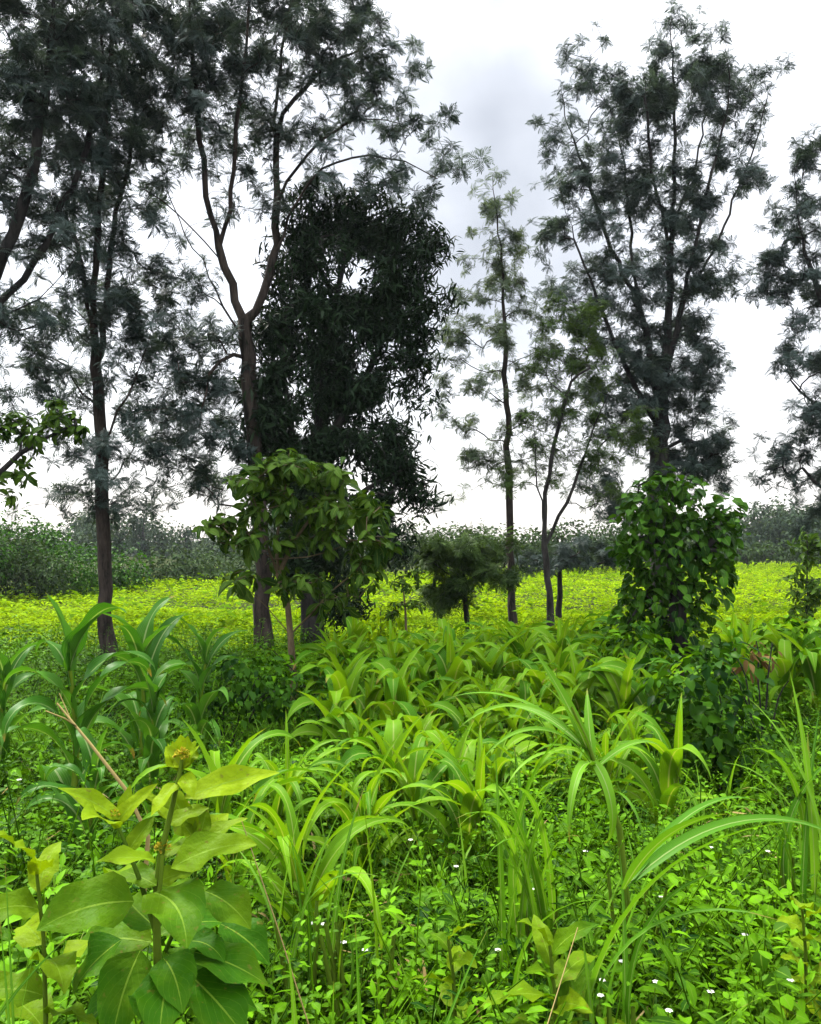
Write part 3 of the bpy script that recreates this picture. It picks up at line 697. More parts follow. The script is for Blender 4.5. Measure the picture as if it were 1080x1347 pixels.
# ---- bean field
def in_field(x, y):
    far = np.interp(x / y, [-.6, -.42, -.3, -.1, .1, .25, .4, .6], [27, 30, 36, 43, 48, 54, 60, 60])
    near = 12.3 + .5 * np.sin(x * 1.1)
    return (y > near) & (y < far)
fm = MB()
BEAN = []
for k in range(6):
    q = MB(); n = 9
    leaves(q, np.c_[rng.normal(0, .09, (n, 2)), rng.uniform(.08, .26, n)], rng.uniform(0, 6.28, n), rng.uniform(-.2, .6, n), rng.uniform(.08, .13, n), rng.uniform(.06, .085, n), rng.uniform(.3, .9, n), S=2, prof='ovate', C=2, fold=.2, tint=rng.random(n))
    BEAN.append(Tpl(q))
def scatter(mb, tpls, x, y, s, z0=0.0, toff=(-.3, .3), tilt=.15):
    n = len(x)
    d = np.c_[rng.normal(0, tilt, (n, 2)), np.ones(n)]
    R = aim(d, s, rng.uniform(0, 6.28, n))
    pos = np.c_[x, y, ground_z(x, y) + z0]; w = rng.integers(0, len(tpls), n); t = rng.uniform(*toff, n) if isinstance(toff, tuple) else toff
    for k, tp in enumerate(tpls):
        m = w == k
        if m.any(): stamp(mb, tp, pos[m], R[m], t[m])
def fan(n, y0, y1, half=.62, pw=2.0):
    y = (rng.random(n) * (y1 ** pw - y0 ** pw) + y0 ** pw) ** (1 / pw)
    return rng.uniform(-half, half, n) * y + rng.uniform(-1, 1, n), y
def fieldtone(x, y):
    return .22 * np.sin(x * .33 + 2 * np.sin(y * .21)) * np.sin(y * .5 + x * .11) + .22 * np.sin(y * 2.1 + x * .3) + rng.uniform(-.3, .3, len(x))
x, y = fan(15000, 12, 20); m = in_field(x, y); x, y = x[m], y[m]; scatter(fm, BEAN, x, y, rng.uniform(.45, .85, len(x)) + .12 * np.sin(y * 4.2 + x * .5), toff=fieldtone(x, y))
x, y = fan(30000, 20, 60, pw=1.5); m = in_field(x, y)
m &= (np.sin(x * .5 + y * .9) + np.sin(y * 1.7 + x * .2) + rng.normal(0, .8, len(x))) > -1.5
x, y = x[m], y[m]; scatter(fm, BEAN, x, y, rng.uniform(.6, 1.15, len(x)) + .2 * np.sin(y * 2.1 + x * .3), toff=fieldtone(x, y))
x, y = fan(420, 13, 55, pw=1.3); m = in_field(x, y); scatter(fm, BEAN, x[m], y[m], rng.uniform(1.5, 2.4, m.sum()), toff=-rng.uniform(.2, .6, m.sum()))
o = fm.build('bean_crop', M['crop']); tag(o, 'bright yellow green low bean crop covering the field behind the trees', 'crop', kind='stuff')

# ---- undergrowth of weeds
def weed(h, nl, L, W, prof='ovate', lean=.12, el=(-.1, .7), bend=(.2, .9), branches=1):
    q = MB()
    for k in range(branches):
        a0 = rng.uniform(0, 6.28); ln = lean * rng.uniform(.5, 1.8) if branches > 1 else lean
        hh = h * rng.uniform(.7, 1.05)
        t = np.linspace(0, 1, 5)
        st = np.c_[math.sin(a0) * ln * t ** 1.5 * 1.3, math.cos(a0) * ln * t ** 1.5 * 1.3, hh * t]
        tube(q, st, np.linspace(.004, .0018, 5), 3, .5)
        tt = np.sort(rng.uniform(.15, 1, nl)) ** .8
        p = np.stack([np.interp(tt, t, st[:, c]) for c in range(3)], 1)
        j = np.arange(nl)
        sz = rng.uniform(.6, 1.15, nl) * (1.1 - .45 * tt)
        az = a0 + (j // 2) * 1.57 + (j % 2) * PI + rng.normal(0, .4, nl)
        off = np.c_[np.sin(az), np.cos(az), .3 + 0 * az] * (.03 * rng.uniform(.3, 1.6, nl))[:, None]
        leaves(q, p + off, az, rng.uniform(*el, nl), L * sz, W * sz, rng.uniform(*bend, nl), S=3, prof=prof, C=2, fold=.22, roll=rng.normal(0, .25, nl), tint=.25 + .5 * rng.random(nl) * 1.0)
    return Tpl(q)
def tuftgrass(n, L, W):
    q = MB()
    leaves(q, np.c_[rng.normal(0, .03, (n, 2)), np.zeros(n)], rng.uniform(0, 6.28, n), rng.uniform(1.0, 1.5, n), L * rng.uniform(.5, 1.1, n), W * rng.uniform(.7, 1.2, n), rng.uniform(.3, 1.9, n), S=6, prof='blade', C=2, fold=.3, tint=rng.random(n))
    return Tpl(q)
def hump(x, y):
    return .5 + .25 * np.sin(x * 2.1 + 1.3 * np.sin(y * 1.7)) + .25 * np.sin(y * 2.6 + 1.1 * np.sin(x * 1.4 + 2))
WEEDS = [weed(.42, 22, .06, .036, branches=2) for _ in range(4)] + [weed(.36, 16, .075, .048, branches=2) for _ in range(3)] + [weed(.5, 20, .085, .03, 'lance', branches=2) for _ in range(3)] + [weed(.3, 18, .045, .034, branches=3, lean=.2) for _ in range(3)] + [weed(.4, 9, .13, .078, branches=2, el=(-.3, .5), bend=(.5, 1.2)) for _ in range(2)] + [weed(.62, 26, .032, .018, 'lance', branches=2, lean=.16) for _ in range(2)] + [weed(.36, 14, .055, .055, 'heart', branches=3, lean=.22, el=(-.4, .4)) for _ in range(2)]
fm = MB()
x, y = fan(2700, 1.35, 5.2, half=.62, pw=1.7); m = hump(x, y) + rng.normal(0, .12, len(x)) > .3; x, y = x[m], y[m]
scatter(fm, WEEDS, x, y, rng.uniform(.58, 1.05, len(x)) + .36 * hump(x, y), toff=(-.35, .45), tilt=.3)
x, y = fan(1500, 1.35, 5.2, half=.62, pw=1.7); scatter(fm, WEEDS, x, y, rng.uniform(.4, .75, len(x)), toff=(-.45, .25), tilt=.4)
x, y = fan(2600, 5, 13.0, half=.6, pw=1.6); scatter(fm, WEEDS, x, y, rng.uniform(.65, 1.05, len(x)) + .4 * hump(x, y), toff=(-.4, .3), tilt=.25)
o = fm.build('undergrowth', M['weed']); tag(o, 'tangled green weeds and creepers covering the ground in front of the trees', 'weeds', kind='stuff')
lm_ = MB(); x, y = fan(900, 1.4, 6, half=.62, pw=1.7); n = len(x)
leaves(lm_, np.c_[x, y, ground_z(x, y) + rng.uniform(.02, .30, n)], rng.uniform(0, 6.28, n), rng.uniform(-.5, .5, n), rng.uniform(.05, .22, n), rng.uniform(.004, .02, n), rng.uniform(-.6, 1.2, n), S=4, prof='lance', C=2, roll=rng.normal(0, .6, n))
o = lm_.build('dead_leaves', M['dry']); tag(o, 'dead straw coloured leaves and stalks caught among the weeds', 'litter', kind='stuff')
GT = [tuftgrass(14, .5, .012) for _ in range(5)]
fm = MB(); x, y = fan(420, 1.7, 8, half=.6, pw=1.6); scatter(fm, GT, x, y, rng.uniform(.6, 1.3, len(x)))
o = fm.build('wild_grass', M['grass']); tag(o, 'thin wild grass blades growing up through the weeds', 'grass', kind='stuff')

# ================================================================== maize
def make_maize(h, nl, L, W, mat, label, spread=1.0, name='maize_plant', plane=0.0, wave=.35, e0=(1.1, 1.42), bend=(2.2, 3.4), pw=1.9):
    root = thing(name, (0, 0, 0), label, 'maize')
    sm = MB(); t = np.linspace(0, 1, 7); lx, ly = rng.normal(0, .05, 2)
    st = np.c_[.03 * np.sin(t * 3) + lx * t, .02 * np.sin(t * 4) + ly * t, h * .66 * t]
    tube(sm, st, np.linspace(.018, .008, 7) * (h / 1.0) ** .5, 7, .6)
    sm.build('stalk', M['stem_green'], root)
    fm = MB(); tt = np.linspace(.12, 1.0, nl)
    p = np.stack([np.interp(tt, t, st[:, c]) for c in range(3)], 1)
    k = np.arange(nl)
    az = plane + (k % 2) * PI + rng.normal(0, .5 * spread, nl)
    sz = .62 + .38 * np.sin(PI * np.clip(tt * .75 + .15, 0, 1)); sz *= rng.uniform(.8, 1.15, nl)
    el = rng.uniform(*e0, nl); bd = rng.uniform(*bend, nl) * (1.1 - .3 * tt)
    leaves(fm, p, az, el, L * sz, W * sz * rng.uniform(.85, 1.15, nl), bd, S=16, prof='maize', C=4, fold=.28, wave=wave, wf=2.0, turn=rng.normal(0, .5, nl), roll=rng.normal(0, .3, nl), tint=rng.random(nl), pw=pw)
    leaves(fm, np.repeat(st[-1:], 2, 0), plane + np.array([.6, 3.6]), rng.uniform(1.3, 1.5, 2), L * rng.uniform(.45, .7, 2), W * .65, rng.uniform(.3, 1.4, 2), S=10, prof='maize', C=4, fold=.7, wave=wave * .5, tint=.8)
    fm.build('foliage', M[mat], root)
    return root
def gpos(px, D):
    q = at(px, HOR, D); return (q[0], q[1], float(ground_z(q[0], q[1])))

LBL_STAND = 'young lime green maize plant in the crowded stand in front of the field'
protos = [make_maize(rng.uniform(.6, .8), 8, .78, .155, 'maize', LBL_STAND) for _ in range(7)]
for q in protos: q['group'] = 'young maize in the crowded stand'
spots = []
for k in range(2000):
    if len(spots) >= 128: break
    D = rng.uniform(4.6, 10.4); px = rng.uniform(440, 860)
    if D < 5.6 and px > 760: continue
    q = at(px, HOR, D)
    if all((q[0] - s[0]) ** 2 + (q[1] - s[1]) ** 2 > .28 ** 2 for s in spots): spots.append((q[0], q[1]))
for k, (x, y) in enumerate(spots):
    src = protos[k % 7]; z = float(ground_z(x, y)); s = rng.uniform(.65, 1.15) * (1.0 if y > 6 else .85)
    if k < 7:
        src.location = (x, y, z); src.rotation_euler = (0, 0, rng.uniform(0, 6.28)); src.scale = (s,) * 3
    else:
        copy_thing(src, (x, y, z), rng.uniform(0, 6.28), s)
LBL_R = 'young maize plant in the patch at the right edge beyond the dark bush'
for (px, D) in [(960, 9.6), (985, 8.8), (1005, 9.4), (1030, 8.4), (1050, 9.2), (1075, 8.6), (1020, 10.2), (1065, 10), (975, 10.4), (1095, 9.5), (1040, 7.6), (1085, 7.4)]:
    copy_thing(protos[rng.integers(0, 7)], gpos(px, D), rng.uniform(0, 6.28), rng.uniform(.95, 1.2), LBL_R, 'maize patch at the right edge')
# tall dark ones on the left
dk = [make_maize(1.25, 11, .58, .135, 'maize_dark', 'tall blue green maize plant at the far left in front of the field', plane=1.2),
      make_maize(1.2, 9, .60, .12, 'maize_dark', 'tall dark maize plant with twisted upright leaves right beside the slim bare trunk', plane=.9, e0=(1.2, 1.5), bend=(1.4, 2.9))]
dk[0].location = gpos(92, 4.7); dk[1].location = gpos(178, 5.6)
dk[0].scale = (1.2,) * 3; dk[1].scale = (1.18,) * 3
dk[0]['group'] = dk[1]['group'] = 'tall dark maize on the left'
copy_thing(dk[1], gpos(268, 6.2), 2.2, 1.05, 'tall dark maize plant standing alone between the slim trunk and the forked tree', 'tall dark maize on the left')
copy_thing(dk[0], gpos(200, 4.9), 1.1, .85, 'shorter dark maize plant with broad leaves below the twisted leaved one', 'tall dark maize on the left')
copy_thing(dk[1], gpos(15, 5.4), 3.0, 1.0, 'dark maize plant cut by the left edge', 'tall dark maize on the left')
copy_thing(dk[0], gpos(130, 3.9), 2.6, .72, 'low dark maize plant near the dry stalk', 'tall dark maize on the left')
# sorghum like ones in the middle foreground
mid = [make_maize(.75, 9, .78, .10, 'maize', 'bright lime maize plant with drooping leaf tips standing behind the yellow bud', plane=1.5, bend=(2.6, 3.5)),
       make_maize(.65, 14, .80, .062, 'maize', 'bushy lime maize plant with many narrow arching leaves in the middle foreground', plane=1.3, spread=1.8, bend=(2.3, 3.4))]
mid[0].scale = mid[1].scale = (1.02,) * 3; mid[0].location = gpos(312, 3.7); mid[1].location = gpos(408, 3.2)
copy_thing(mid[1], gpos(480, 3.9), 1.0, .95, 'narrow leaved lime maize plant right of the bushiest one')
copy_thing(mid[1], gpos(365, 4.3), 2.1, .92, 'narrow leaved lime maize plant behind the bushiest one')
copy_thing(mid[0], gpos(545, 4.2), .6, .88, 'broad leaved lime maize plant left of the tall grass clump')
copy_thing(mid[0], gpos(610, 3.9), 2.0, .92, 'low broad leaved lime maize plant at the left foot of the tall grass clump')
copy_thing(mid[0], gpos(870, 4.6), 1.7, 1.0, 'lime maize plant with one long arched leaf in front of the dark bush')
copy_thing(mid[1], gpos(800, 4.9), .3, .95, 'narrow leaved maize plant right of the tall grass clump')

# ================================================================== tall grass clumps
def grass_clump(name, label, px, D, blades, mat='grass', W=.05, group='tall grass clumps in the foreground', cane=None):
    """blades: (tip px, tip py, length factor, sag)"""
    b = np.array(gpos(px, D)); root = thing(name, b, label, 'grass', group)
    fm = MB()
    for (tx, ty, dd, sag, *w) in blades:
        e = at(tx, ty, D + dd); s0 = b + np.array([rng.normal(0, .05), rng.normal(0, .04), rng.uniform(.0, .2)])
        if len(w) > 1: s0 = at(w[1], w[2], D)
        v = e - s0; L = np.linalg.norm(v); az = math.atan2(v[0], v[1]); el = math.asin(v[2] / L)
        dl, kl = chord(sag, 1.4); leaves(fm, [s0], az, el - dl, L * kl, (w[0] if w else W), sag, S=16, prof='blade', C=2, fold=.35, turn=rng.normal(0, .12), roll=rng.normal(0, .5), tint=rng.random(), pw=1.4)
    fm.build('blades', M[mat], root, b)
    sm = MB()
    if cane: tube(sm, np.vstack([b] + [at(q[0], q[1], D) for q in cane]), np.linspace(.014, .005, len(cane) + 1), 7, .5)
    for k in range(4):
        t = np.linspace(0, 1, 4)[:, None]; tube(sm, b + np.array([rng.normal(0, .04), rng.normal(0, .04), 0]) + t * np.array([rng.normal(0, .05), rng.normal(0, .05), .5]), np.linspace(.012, .006, 4), 6, .4)
    sm.build('stem', M['stem_green'], root, b)
    return root
grass_clump('tall_grass', 'upright grass clump with long broad blades in the middle foreground', 705, 2.75,
    [(556, 944, -.1, .45, .038), (748, 952, -.1, 1.2, .042), (630, 1015, -.3, .9, .034), (645, 985, .1, .5, .034), (700, 975, .3, .5, .03), (740, 1000, 0, .8, .036), (655, 1040, -.4, 1.6, .03), (725, 1050, -.3, .9, .03),
     (575, 1070, -.3, 1.9, .028), (620, 1090, -.4, 1.8, .024), (610, 1130, -.3, 1.9, .02), (640, 1130, -.4, 2.2, .02), (670, 1080, -.3, .5, .03), (600, 1020, 0, .8, .03), (760, 1100, -.2, 1.8, .02)])
grass_clump('tall_grass', 'tallest grass cane leaning left with blades hanging down on both sides', 835, 3.0,
    [(700, 850, .1, .3, .05, 778, 1000), (590, 918, .2, 1.2, .035, 775, 990), (600, 955, -.2, 1.5, .03, 775, 990), (640, 935, .4, 1.0, .035, 770, 985), (795, 1110, -.1, 2.4, .042, 780, 1000), (748, 1110, -.3, 2.3, .042, 782, 1010), (640, 1000, -.3, 1.6, .03, 780, 1010), (660, 1035, -.2, 1.7, .03, 785, 1020),
     (765, 905, .2, .3, .04, 780, 1000), (860, 1070, 0, 1.9, .03, 795, 1030), (840, 1110, -.2, 1.9, .025, 800, 1040), (715, 900, -.1, .5, .04, 775, 990), (700, 1060, .1, 1.6, .028, 795, 1035), (890, 1000, .3, 1.2, .03, 785, 1010)], cane=[(815, 1090), (785, 1010), (770, 970), (752, 930)])
grass_clump('tall_grass', 'grass clump leaning over the weeds at the right edge', 1050, 3.3,
    [(1038, 880, .1, .45, .042), (960, 985, -.2, 2.2, .036), (945, 1000, 0, 1.9, .03), (985, 912, .2, 1.4, .03), (1090, 930, .2, .9, .03), (1000, 960, -.1, 1.4, .03), (1080, 1010, -.2, 1.6, .03), (940, 1060, -.2, 1.8, .025), (1100, 990, 0, 1.3), (985, 1040, -.3, 1.7, .025), (1060, 960, .2, .5)])
grass_clump('tall_grass', 'arching grass blades sweeping right over the weeds at lower right', 800, 2.2,
    [(1090, 1095, .15, 1.2, .04, 825, 1165), (985, 1050, .3, 1.0, .034, 830, 1160), (960, 1070, -.1, .9, .036, 820, 1170), (1060, 1075, -.2, 1.4, .04), (1030, 1200, -.2, 1.9, .028), (880, 1090, .2, .7, .035), (830, 1120, .2, .4, .03), (940, 1150, -.2, 1.6, .03)])
grass_clump('tall_grass', 'narrow grass clump growing at the foot of the bushiest lime maize', 405, 2.7,
    [(330, 1060, 0, 1.1, .02), (370, 1050, .1, .5, .022), (400, 1040, 0, .2, .025), (470, 1030, .2, 1.0, .022), (345, 1120, -.1, 1.9, .02), (440, 1060, .1, .5, .02), (300, 1150, -.2, 1.7, .018), (480, 1110, -.1, 1.6, .02), (365, 1090, -.2, 1.3, .02), (500, 1150, -.2, 2.0, .018), (300, 1110, .2, 1.4, .02)])
grass_clump('tall_grass', 'single stiff upright blade between the weeds at the bottom', 455, 1.75, [(466, 1215, .05, .1, .024), (440, 1290, 0, .5, .015)])
grass_clump('tall_grass', 'pale upright blade beside the big broad leaved weed', 362, 1.8, [(380, 1240, .05, .25, .026), (345, 1300, -.05, .5, .014)])
grass_clump('tall_grass', 'long thin blade slanting to the right near the bottom', 520, 1.85, [(640, 1213, .15, .35, .02), (560, 1290, 0, .8, .014)])
grass_clump('tall_grass', 'short grass clump with one bent over blade right of the bottom middle', 745, 2.15, [(790, 1195, -.05, 2.2, .03), (725, 1200, .1, .5, .022), (760, 1210, .05, .3, .02), (700, 1230, -.1, 1.3, .02), (800, 1230, .1, 1.0, .02)])
grass_clump('tall_grass', 'pointed lime blade standing upright left of the tall grass clump', 478, 2.6, [(476, 1035, .05, .15, .04), (500, 1090, .1, .8, .02)], mat='maize')
grass_clump('tall_grass', 'thin grass stalks at the left bottom corner', 20, 1.7, [(-10, 1190, 0, .3, .012), (60, 1190, .1, .3, .008), (110, 1220, .1, 1.2, .016), (0, 1120, .2, .3, .01), (30, 1290, 0, .9, .016), (90, 1290, 0, 1.5, .018)])

# ================================================================== broad leaved weeds
def leaf_px(fm, b0, tip, D0, D1, Wpx, sag=.5, roll=0.0, tint=None, prof='ovate', C=6, S=9):
    p0, p1 = at(b0[0], b0[1], D0), at(tip[0], tip[1], D1)
    v = p1 - p0; L = np.linalg.norm(v); az = math.atan2(v[0], v[1]); el = math.asin(v[2] / L)
    dl, kl = chord(sag, 1.2); leaves(fm, [p0], az, el - dl, L * kl, Wpx / F * D0, sag, S=S, prof=prof, C=C, fold=.22, wave=.25, wf=1.7, turn=rng.normal(0, .35), roll=roll, tint=rng.random() * .8 + .1 if tint is None else tint, pw=1.2)
BD = 1.95
b = np.array(gpos(212, BD))
root = thing('broad_leaved_weed', b, 'big broad leaved weed with yellow buds filling the lower left corner', 'weed', 'broad leaved weeds')
sm = MB()
def stem(pts, r0, r1, D=BD):
    q = np.array([at(p[0], p[1], D + (p[2] if len(p) > 2 else 0)) for p in pts]); s = np.linspace(0, len(q) - 1, 4 * len(q))
    qq = np.stack([np.interp(s, np.arange(len(q)), q[:, c]) for c in range(3)], 1)
    for _ in range(3): qq[1:-1] = qq[1:-1] * .5 + (qq[:-2] + qq[2:]) * .25
    tube(sm, qq, np.linspace(r0, r1, len(qq)), 7, rng.random())
q0 = b.copy()
tube(sm, np.stack([q0, at(214, 1380, BD), at(208, 1290, BD), at(205, 1180, BD)]), [.012, .011, .010, .009], 8)
stem([(205, 1190), (210, 1130), (222, 1080), (236, 1020), (239, 1000)], .009, .004)
stem([(206, 1230), (185, 1160), (165, 1110), (150, 1075)], .007, .003)
stem([(210, 1270), (235, 1210), (255, 1165), (262, 1110)], .006, .003, BD + .1)
stem([(208, 1190), (212, 1150), (214, 1125)], .005, .004, BD - .05)
sm.build('stem', M['stem_green'], root, b)
fm = MB()
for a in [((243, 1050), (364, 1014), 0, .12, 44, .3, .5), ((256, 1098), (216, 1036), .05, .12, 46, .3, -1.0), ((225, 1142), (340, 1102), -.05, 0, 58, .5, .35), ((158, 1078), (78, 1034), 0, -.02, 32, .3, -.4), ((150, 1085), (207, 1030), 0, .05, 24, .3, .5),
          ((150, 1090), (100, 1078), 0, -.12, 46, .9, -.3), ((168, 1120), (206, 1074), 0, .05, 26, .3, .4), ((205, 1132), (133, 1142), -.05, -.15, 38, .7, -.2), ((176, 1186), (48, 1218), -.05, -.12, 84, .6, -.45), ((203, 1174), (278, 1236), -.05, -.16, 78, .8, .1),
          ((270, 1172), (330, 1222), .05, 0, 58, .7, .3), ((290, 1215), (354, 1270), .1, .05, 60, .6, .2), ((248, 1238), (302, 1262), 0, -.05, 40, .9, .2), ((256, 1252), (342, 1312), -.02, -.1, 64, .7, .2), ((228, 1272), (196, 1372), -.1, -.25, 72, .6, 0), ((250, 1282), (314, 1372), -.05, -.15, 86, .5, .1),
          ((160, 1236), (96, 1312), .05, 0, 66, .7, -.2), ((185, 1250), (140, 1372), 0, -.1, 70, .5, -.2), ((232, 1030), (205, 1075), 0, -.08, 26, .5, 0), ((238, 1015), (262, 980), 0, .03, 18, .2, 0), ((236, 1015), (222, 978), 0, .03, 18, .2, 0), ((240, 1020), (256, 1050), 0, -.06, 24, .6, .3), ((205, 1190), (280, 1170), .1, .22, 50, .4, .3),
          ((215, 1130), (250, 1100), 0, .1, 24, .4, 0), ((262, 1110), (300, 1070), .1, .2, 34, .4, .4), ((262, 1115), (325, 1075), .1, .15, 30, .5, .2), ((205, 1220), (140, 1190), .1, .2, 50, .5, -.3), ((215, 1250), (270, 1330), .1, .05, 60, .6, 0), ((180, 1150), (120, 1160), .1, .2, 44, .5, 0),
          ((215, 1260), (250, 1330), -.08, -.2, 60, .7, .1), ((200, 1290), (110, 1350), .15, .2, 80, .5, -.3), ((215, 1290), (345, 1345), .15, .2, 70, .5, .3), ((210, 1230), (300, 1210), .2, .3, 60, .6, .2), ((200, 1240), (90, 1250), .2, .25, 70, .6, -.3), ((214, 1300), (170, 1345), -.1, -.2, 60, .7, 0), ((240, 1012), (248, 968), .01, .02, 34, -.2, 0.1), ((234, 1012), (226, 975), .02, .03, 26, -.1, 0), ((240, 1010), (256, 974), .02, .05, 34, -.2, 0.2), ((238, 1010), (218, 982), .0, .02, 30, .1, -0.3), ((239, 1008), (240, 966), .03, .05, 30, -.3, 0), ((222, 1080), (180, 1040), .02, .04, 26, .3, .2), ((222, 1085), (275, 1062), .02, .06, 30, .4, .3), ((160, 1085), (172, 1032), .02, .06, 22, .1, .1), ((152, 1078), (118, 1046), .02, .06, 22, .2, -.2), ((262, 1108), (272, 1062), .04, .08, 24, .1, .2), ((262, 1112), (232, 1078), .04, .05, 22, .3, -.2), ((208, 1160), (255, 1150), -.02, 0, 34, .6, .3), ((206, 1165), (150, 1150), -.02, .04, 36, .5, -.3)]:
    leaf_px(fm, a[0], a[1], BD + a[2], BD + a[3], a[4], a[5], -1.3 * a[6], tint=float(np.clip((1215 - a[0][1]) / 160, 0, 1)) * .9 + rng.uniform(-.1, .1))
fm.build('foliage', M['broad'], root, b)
for (bx, by, s) in [(239, 995, .75), (214, 1118, .8), (150, 1072, .5), (262, 1104, .5)]:
    bm_ = MB(); c = at(bx, by, BD); n = int(90 * s)
    v = rng.normal(size=(n, 3)); v[:, 2] = np.abs(v[:, 2]); v /= np.linalg.norm(v, axis=1, keepdims=True)
    leaves(bm_, c + v * .016 * s, np.arctan2(v[:, 0], v[:, 1]), np.arcsin(v[:, 2]), .012 * s * rng.uniform(.6, 1.3, n), .008 * s, .4, S=3, prof='obov', fold=.3)
    bm_.build('flower_bud', M['bud'], root, b)

def broad_plant(label, px, D, h, n, L, W, tint=(.1, .7), mat='broad'):
    b = np.array(gpos(px, D)); root = thing('broad_leaved_weed', b, label, 'weed', 'broad leaved weeds')
    sm = MB(); t = np.linspace(0, 1, 6); st = b + np.c_[.05 * np.sin(t * 2.5), .03 * np.sin(t * 3), h * t]
    tube(sm, st, np.linspace(.009, .004, 6), 6); sm.build('stem', M['stem_green'], root, b)
    fm = MB(); tt = np.linspace(.35, 1, n); p = np.stack([np.interp(tt, t, st[:, c]) for c in range(3)], 1); k = np.arange(n)
    ln = L * rng.uniform(.75, 1.15, n) * (1.15 - .55 * tt)
    leaves(fm, p, k * 2.4 + rng.normal(0, .3, n), .1 + .8 * tt ** 2 + rng.normal(0, .12, n), ln, W * ln / L, rng.uniform(.5, 1.2, n), S=8, prof='ovate', C=4, fold=.22, wave=.35, turn=rng.normal(0, .3, n), roll=rng.normal(0, .3, n), tint=rng.uniform(*tint, n))
    fm.build('foliage', M[mat], root, b); return root
broad_plant('pale broad leaved weed cut by the left edge beside the big one', 35, 2.0, .95, 16, .24, .12, (.2, .8))
broad_plant('broad leaved weed right of the bottom middle with long dull green leaves', 705, 2.15, .66, 16, .27, .10, (.0, .5))
broad_plant('broad leaved weed low at lower right with one big drooping leaf', 900, 1.95, .46, 12, .22, .12, (0, .5))
broad_plant('small broad leaved weed at the bottom middle', 640, 1.85, .46, 12, .17, .09, (.2, .6))
broad_plant('small broad leaved weed growing under the single stiff blade', 505, 1.8, .40, 12, .16, .09, (0, .5))
broad_plant('light green broad leaved weed below the grass clump at the right edge', 1035, 2.5, .62, 13, .15, .10, (.4, .7))
broad_plant('light broad leaved weed behind the low arching grass blades', 575, 2.4, .56, 12, .17, .08, (.2, .6))

# dry stalk
b = np.array(gpos(180, 2.7)); root = thing('dry_stalk', b, 'thin dry straw coloured stalk slanting above the big weed', 'stalk')
sm = MB(); tube(sm, np.stack([b, at(195, 1100, 2.6), at(165, 1038, 2.6), at(120, 980, 2.65), at(75, 925, 2.7)]), [.008, .007, .006, .005, .003], 6)
sm.build('stem', M['dry'], root, b)
sm = MB(); tube(sm, np.stack([at(100, 955, 2.67), at(85, 945, 2.6), at(60, 935, 2.6)]), [.003, .0025, .0015], 5); tube(sm, np.stack([at(112, 970, 2.66), at(92, 945, 2.7), at(78, 912, 2.72)]), [.003, .0025, .0015], 5)
sm.build('twig', M['dry'], root, b)
for (x0, y0, x1, y1, D, lab) in [(318, 1080, 395, 1347, 1.9, 'thin straw coloured stem leaning left at the lower left middle'), (760, 1220, 735, 1290, 2.0, 'short broken dry stick among the weeds')]:
    p1 = at(x1, y1, D); p0 = at(x0, y0, D + .1); d = (p1 - p0); k = (p1[2]) / max(.05, -d[2]); b = p1 + d * k
    sm = MB(); t = np.linspace(0, 1, 6)[:, None]; tube(sm, b + (p0 - b) * t + np.array([.02, 0, 0]) * np.sin(t * PI), np.linspace(.0028, .0012, 6), 5)
    o = sm.build('dry_stalk', M['dry'], None, b); o.location = tuple(b); tag(o, lab, 'stalk')

# ---- little white flowers standing on thin stems
def flower_proto():
    root = thing('white_flower', (0, 0, 0), 'tiny white daisy on a thin stem standing among the weeds', 'flower', 'tiny white flowers among the weeds')
    sm = MB(); t = np.linspace(0, 1, 5); tube(sm, np.c_[.03 * t * t, .01 * np.sin(3 * t), .5 * t], np.linspace(.002, .0012, 5), 4); sm.build('stem', M['stem_green'], root)
    fm = MB(); n = 6; leaves(fm, np.tile([[.03, .001, .5]], (n, 1)), np.arange(n) * 2 * PI / n, .35, .011, .009, .5, S=3, prof='obov', C=2, fold=.1); fm.build('petals', M['petal'], root)
    cm = MB(); v = rng.normal(size=(24, 3)); v[:, 2] = np.abs(v[:, 2]); v /= np.linalg.norm(v, axis=1, keepdims=True)
    leaves(cm, np.tile([[.03, .001, .5]], (24, 1)), np.arctan2(v[:, 0], v[:, 1]), np.arcsin(v[:, 2]), .006, .003, .1, S=1, C=1, prof='lance'); cm.build('flower_centre', M['bud'], root)
    return root
fp = flower_proto()
for k, (px, py) in enumerate([(410, 1215), (425, 1216), (720, 1228), (818, 1265), (792, 1290), (863, 1292), (790, 1310), (452, 1240), (935, 1305), (770, 1120), (25, 1026), (700, 1170), (600, 1140), (870, 1180), (980, 1230), (1010, 1120), (655, 1250), (880, 1330), (540, 1105), (935, 1115), (1040, 1290), (480, 1250)]):
    D = min(3.4, max(1.9, 1.28 * F / (py - HOR)))
    q = at(px, py, D); loc = (q[0] - .03, q[1], q[2] - .5)
    if k == 0: fp.location = loc
    else: copy_thing(fp, loc, 0)

# ================================================================== air, sky, sun
HAZE = 0.0003
if HAZE:
    m, nt, N, L = nodes_of('haze_air')
    pv = N('ShaderNodeVolumePrincipled'); pv.inputs['Color'].default_value = (.82, .9, 1, 1); pv.inputs['Density'].default_value = HAZE; pv.inputs['Anisotropy'].default_value = 0.2
    out = N('ShaderNodeOutputMaterial'); L(pv.outputs[0], out.inputs['Volume'])
    x0, x1, y0, y1, z0, z1 = -80, 80, -12, 125, -1.5, 22
    mb = MB(); V = np.array([(x, y, z) for x in (x0, x1) for y in (y0, y1) for z in (z0, z1)], float)
    mb.add(V, [(0, 1, 3, 2), (4, 6, 7, 5), (0, 4, 5, 1), (2, 3, 7, 6), (0, 2, 6, 4), (1, 5, 7, 3)], .5, (0, 0))
    o = mb.build('haze', m, smooth=False); tag(o, 'thin pale haze in the air', 'haze', kind='stuff')

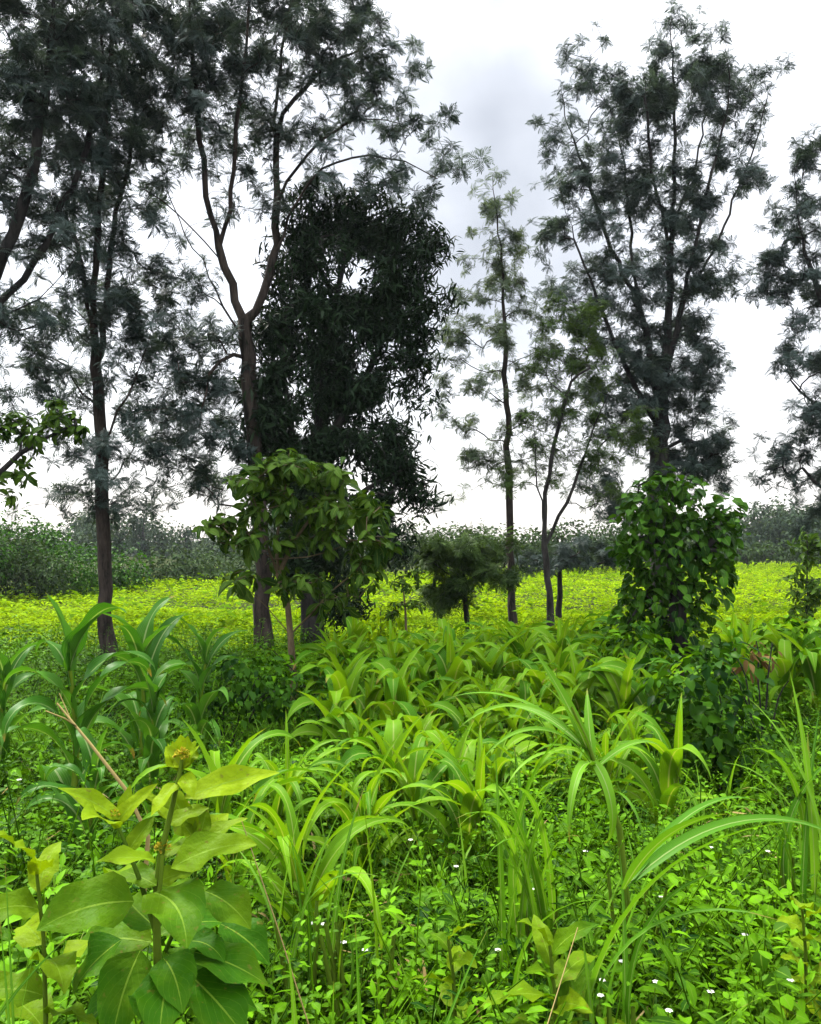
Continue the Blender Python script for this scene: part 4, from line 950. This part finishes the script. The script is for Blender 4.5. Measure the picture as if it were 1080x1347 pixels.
SUN_EL, SUN_AZ = math.radians(54), math.radians(-40)
w = bpy.data.worlds.new('World'); sc.world = w; w.use_nodes = True
nt = w.node_tree; nt.nodes.clear(); N = nt.nodes.new; L = nt.links.new
sky = N('ShaderNodeTexSky'); sky.sky_type = 'NISHITA'; sky.sun_disc = False; sky.sun_elevation = SUN_EL; sky.sun_rotation = SUN_AZ
tc = N('ShaderNodeTexCoord'); sep = N('ShaderNodeSeparateXYZ'); L(tc.outputs['Generated'], sep.inputs[0])
# overcast: brighter overhead than at the horizon
up = math_n(nt, 'MAXIMUM', sep.outputs[2], 0.0)
lum = math_n(nt, 'MULTIPLY_ADD', math_n(nt, 'MAXIMUM', math_n(nt, 'SUBTRACT', up, 0.45), 0.0), 22.0, 4.5)
nz = N('ShaderNodeTexNoise'); nz.inputs['Scale'].default_value = 2.6; nz.inputs['Detail'].default_value = 5; nz.inputs['Roughness'].default_value = .5
L(tc.outputs['Generated'], nz.inputs['Vector'])
lum = math_n(nt, 'MULTIPLY', lum, math_n(nt, 'MULTIPLY_ADD', nz.outputs['Fac'], .7, .66))
cl = N('ShaderNodeVectorMath'); cl.operation = 'SCALE'; L(mixc(nt, math_n(nt, 'MULTIPLY', up, 4.0, clamp=True), (1.03, .985, .96), (.985, 1.0, 1.03)), cl.inputs[0]); L(lum, cl.inputs['Scale'])
# one darker blue grey cloud
dv = np.array([.10, 1, .50]); dv /= np.linalg.norm(dv)
df = N('ShaderNodeVectorMath'); df.operation = 'SUBTRACT'; L(tc.outputs['Generated'], df.inputs[0]); df.inputs[1].default_value = tuple(dv)
sc_ = N('ShaderNodeVectorMath'); sc_.operation = 'MULTIPLY'; L(df.outputs[0], sc_.inputs[0]); sc_.inputs[1].default_value = (1.0, 0.8, .62)
n2 = N('ShaderNodeTexNoise'); n2.inputs['Scale'].default_value = 5; n2.inputs['Detail'].default_value = 5; L(tc.outputs['Generated'], n2.inputs['Vector'])
ln = N('ShaderNodeVectorMath'); ln.operation = 'LENGTH'; L(sc_.outputs[0], ln.inputs[0])
dd = math_n(nt, 'ADD', ln.outputs['Value'], math_n(nt, 'MULTIPLY_ADD', n2.outputs['Fac'], .3, -.15))
mr = N('ShaderNodeMapRange'); mr.interpolation_type = 'SMOOTHSTEP'; L(dd, mr.inputs['Value'])
mr.inputs['From Min'].default_value = .0; mr.inputs['From Max'].default_value = .28; mr.inputs['To Min'].default_value = 1; mr.inputs['To Max'].default_value = 0
col = mixc(nt, .88, sky.outputs[0], cl.outputs[0])
col = mixc(nt, math_n(nt, 'MULTIPLY', mr.outputs[0], .92), col, (1.75, 1.92, 2.25))
bg = N('ShaderNodeBackground'); L(col, bg.inputs['Color']); bg.inputs['Strength'].default_value = 0.06
out = N('ShaderNodeOutputWorld'); L(bg.outputs[0], out.inputs['Surface'])

sl = bpy.data.lights.new('sun', 'SUN'); sl.energy = 1.5; sl.angle = math.radians(10); sl.color = (1, .95, .86)
so = bpy.data.objects.new('sun', sl); COL.objects.link(so)
so.rotation_euler = (PI / 2 - SUN_EL, 0, -SUN_AZ + PI); so.location = (0, 0, 30)
# a sun lamp shines along its own -Z: turn it so that it comes from azimuth SUN_AZ (ahead, to the left)
from mathutils import Vector
sdir = Vector((math.sin(SUN_AZ) * math.cos(SUN_EL), math.cos(SUN_AZ) * math.cos(SUN_EL), math.sin(SUN_EL)))
so.rotation_euler = sdir.to_track_quat('Z', 'Y').to_euler()

sc.view_settings.view_transform = 'Standard'; sc.view_settings.look = 'None'; sc.view_settings.gamma = 1
sc.view_settings.exposure = 2.35
sc.cycles.max_bounces = 6; sc.cycles.diffuse_bounces = 0; sc.cycles.glossy_bounces = 2; sc.cycles.transmission_bounces = 3; sc.cycles.volume_bounces = 1
sc.cycles.use_denoising = True
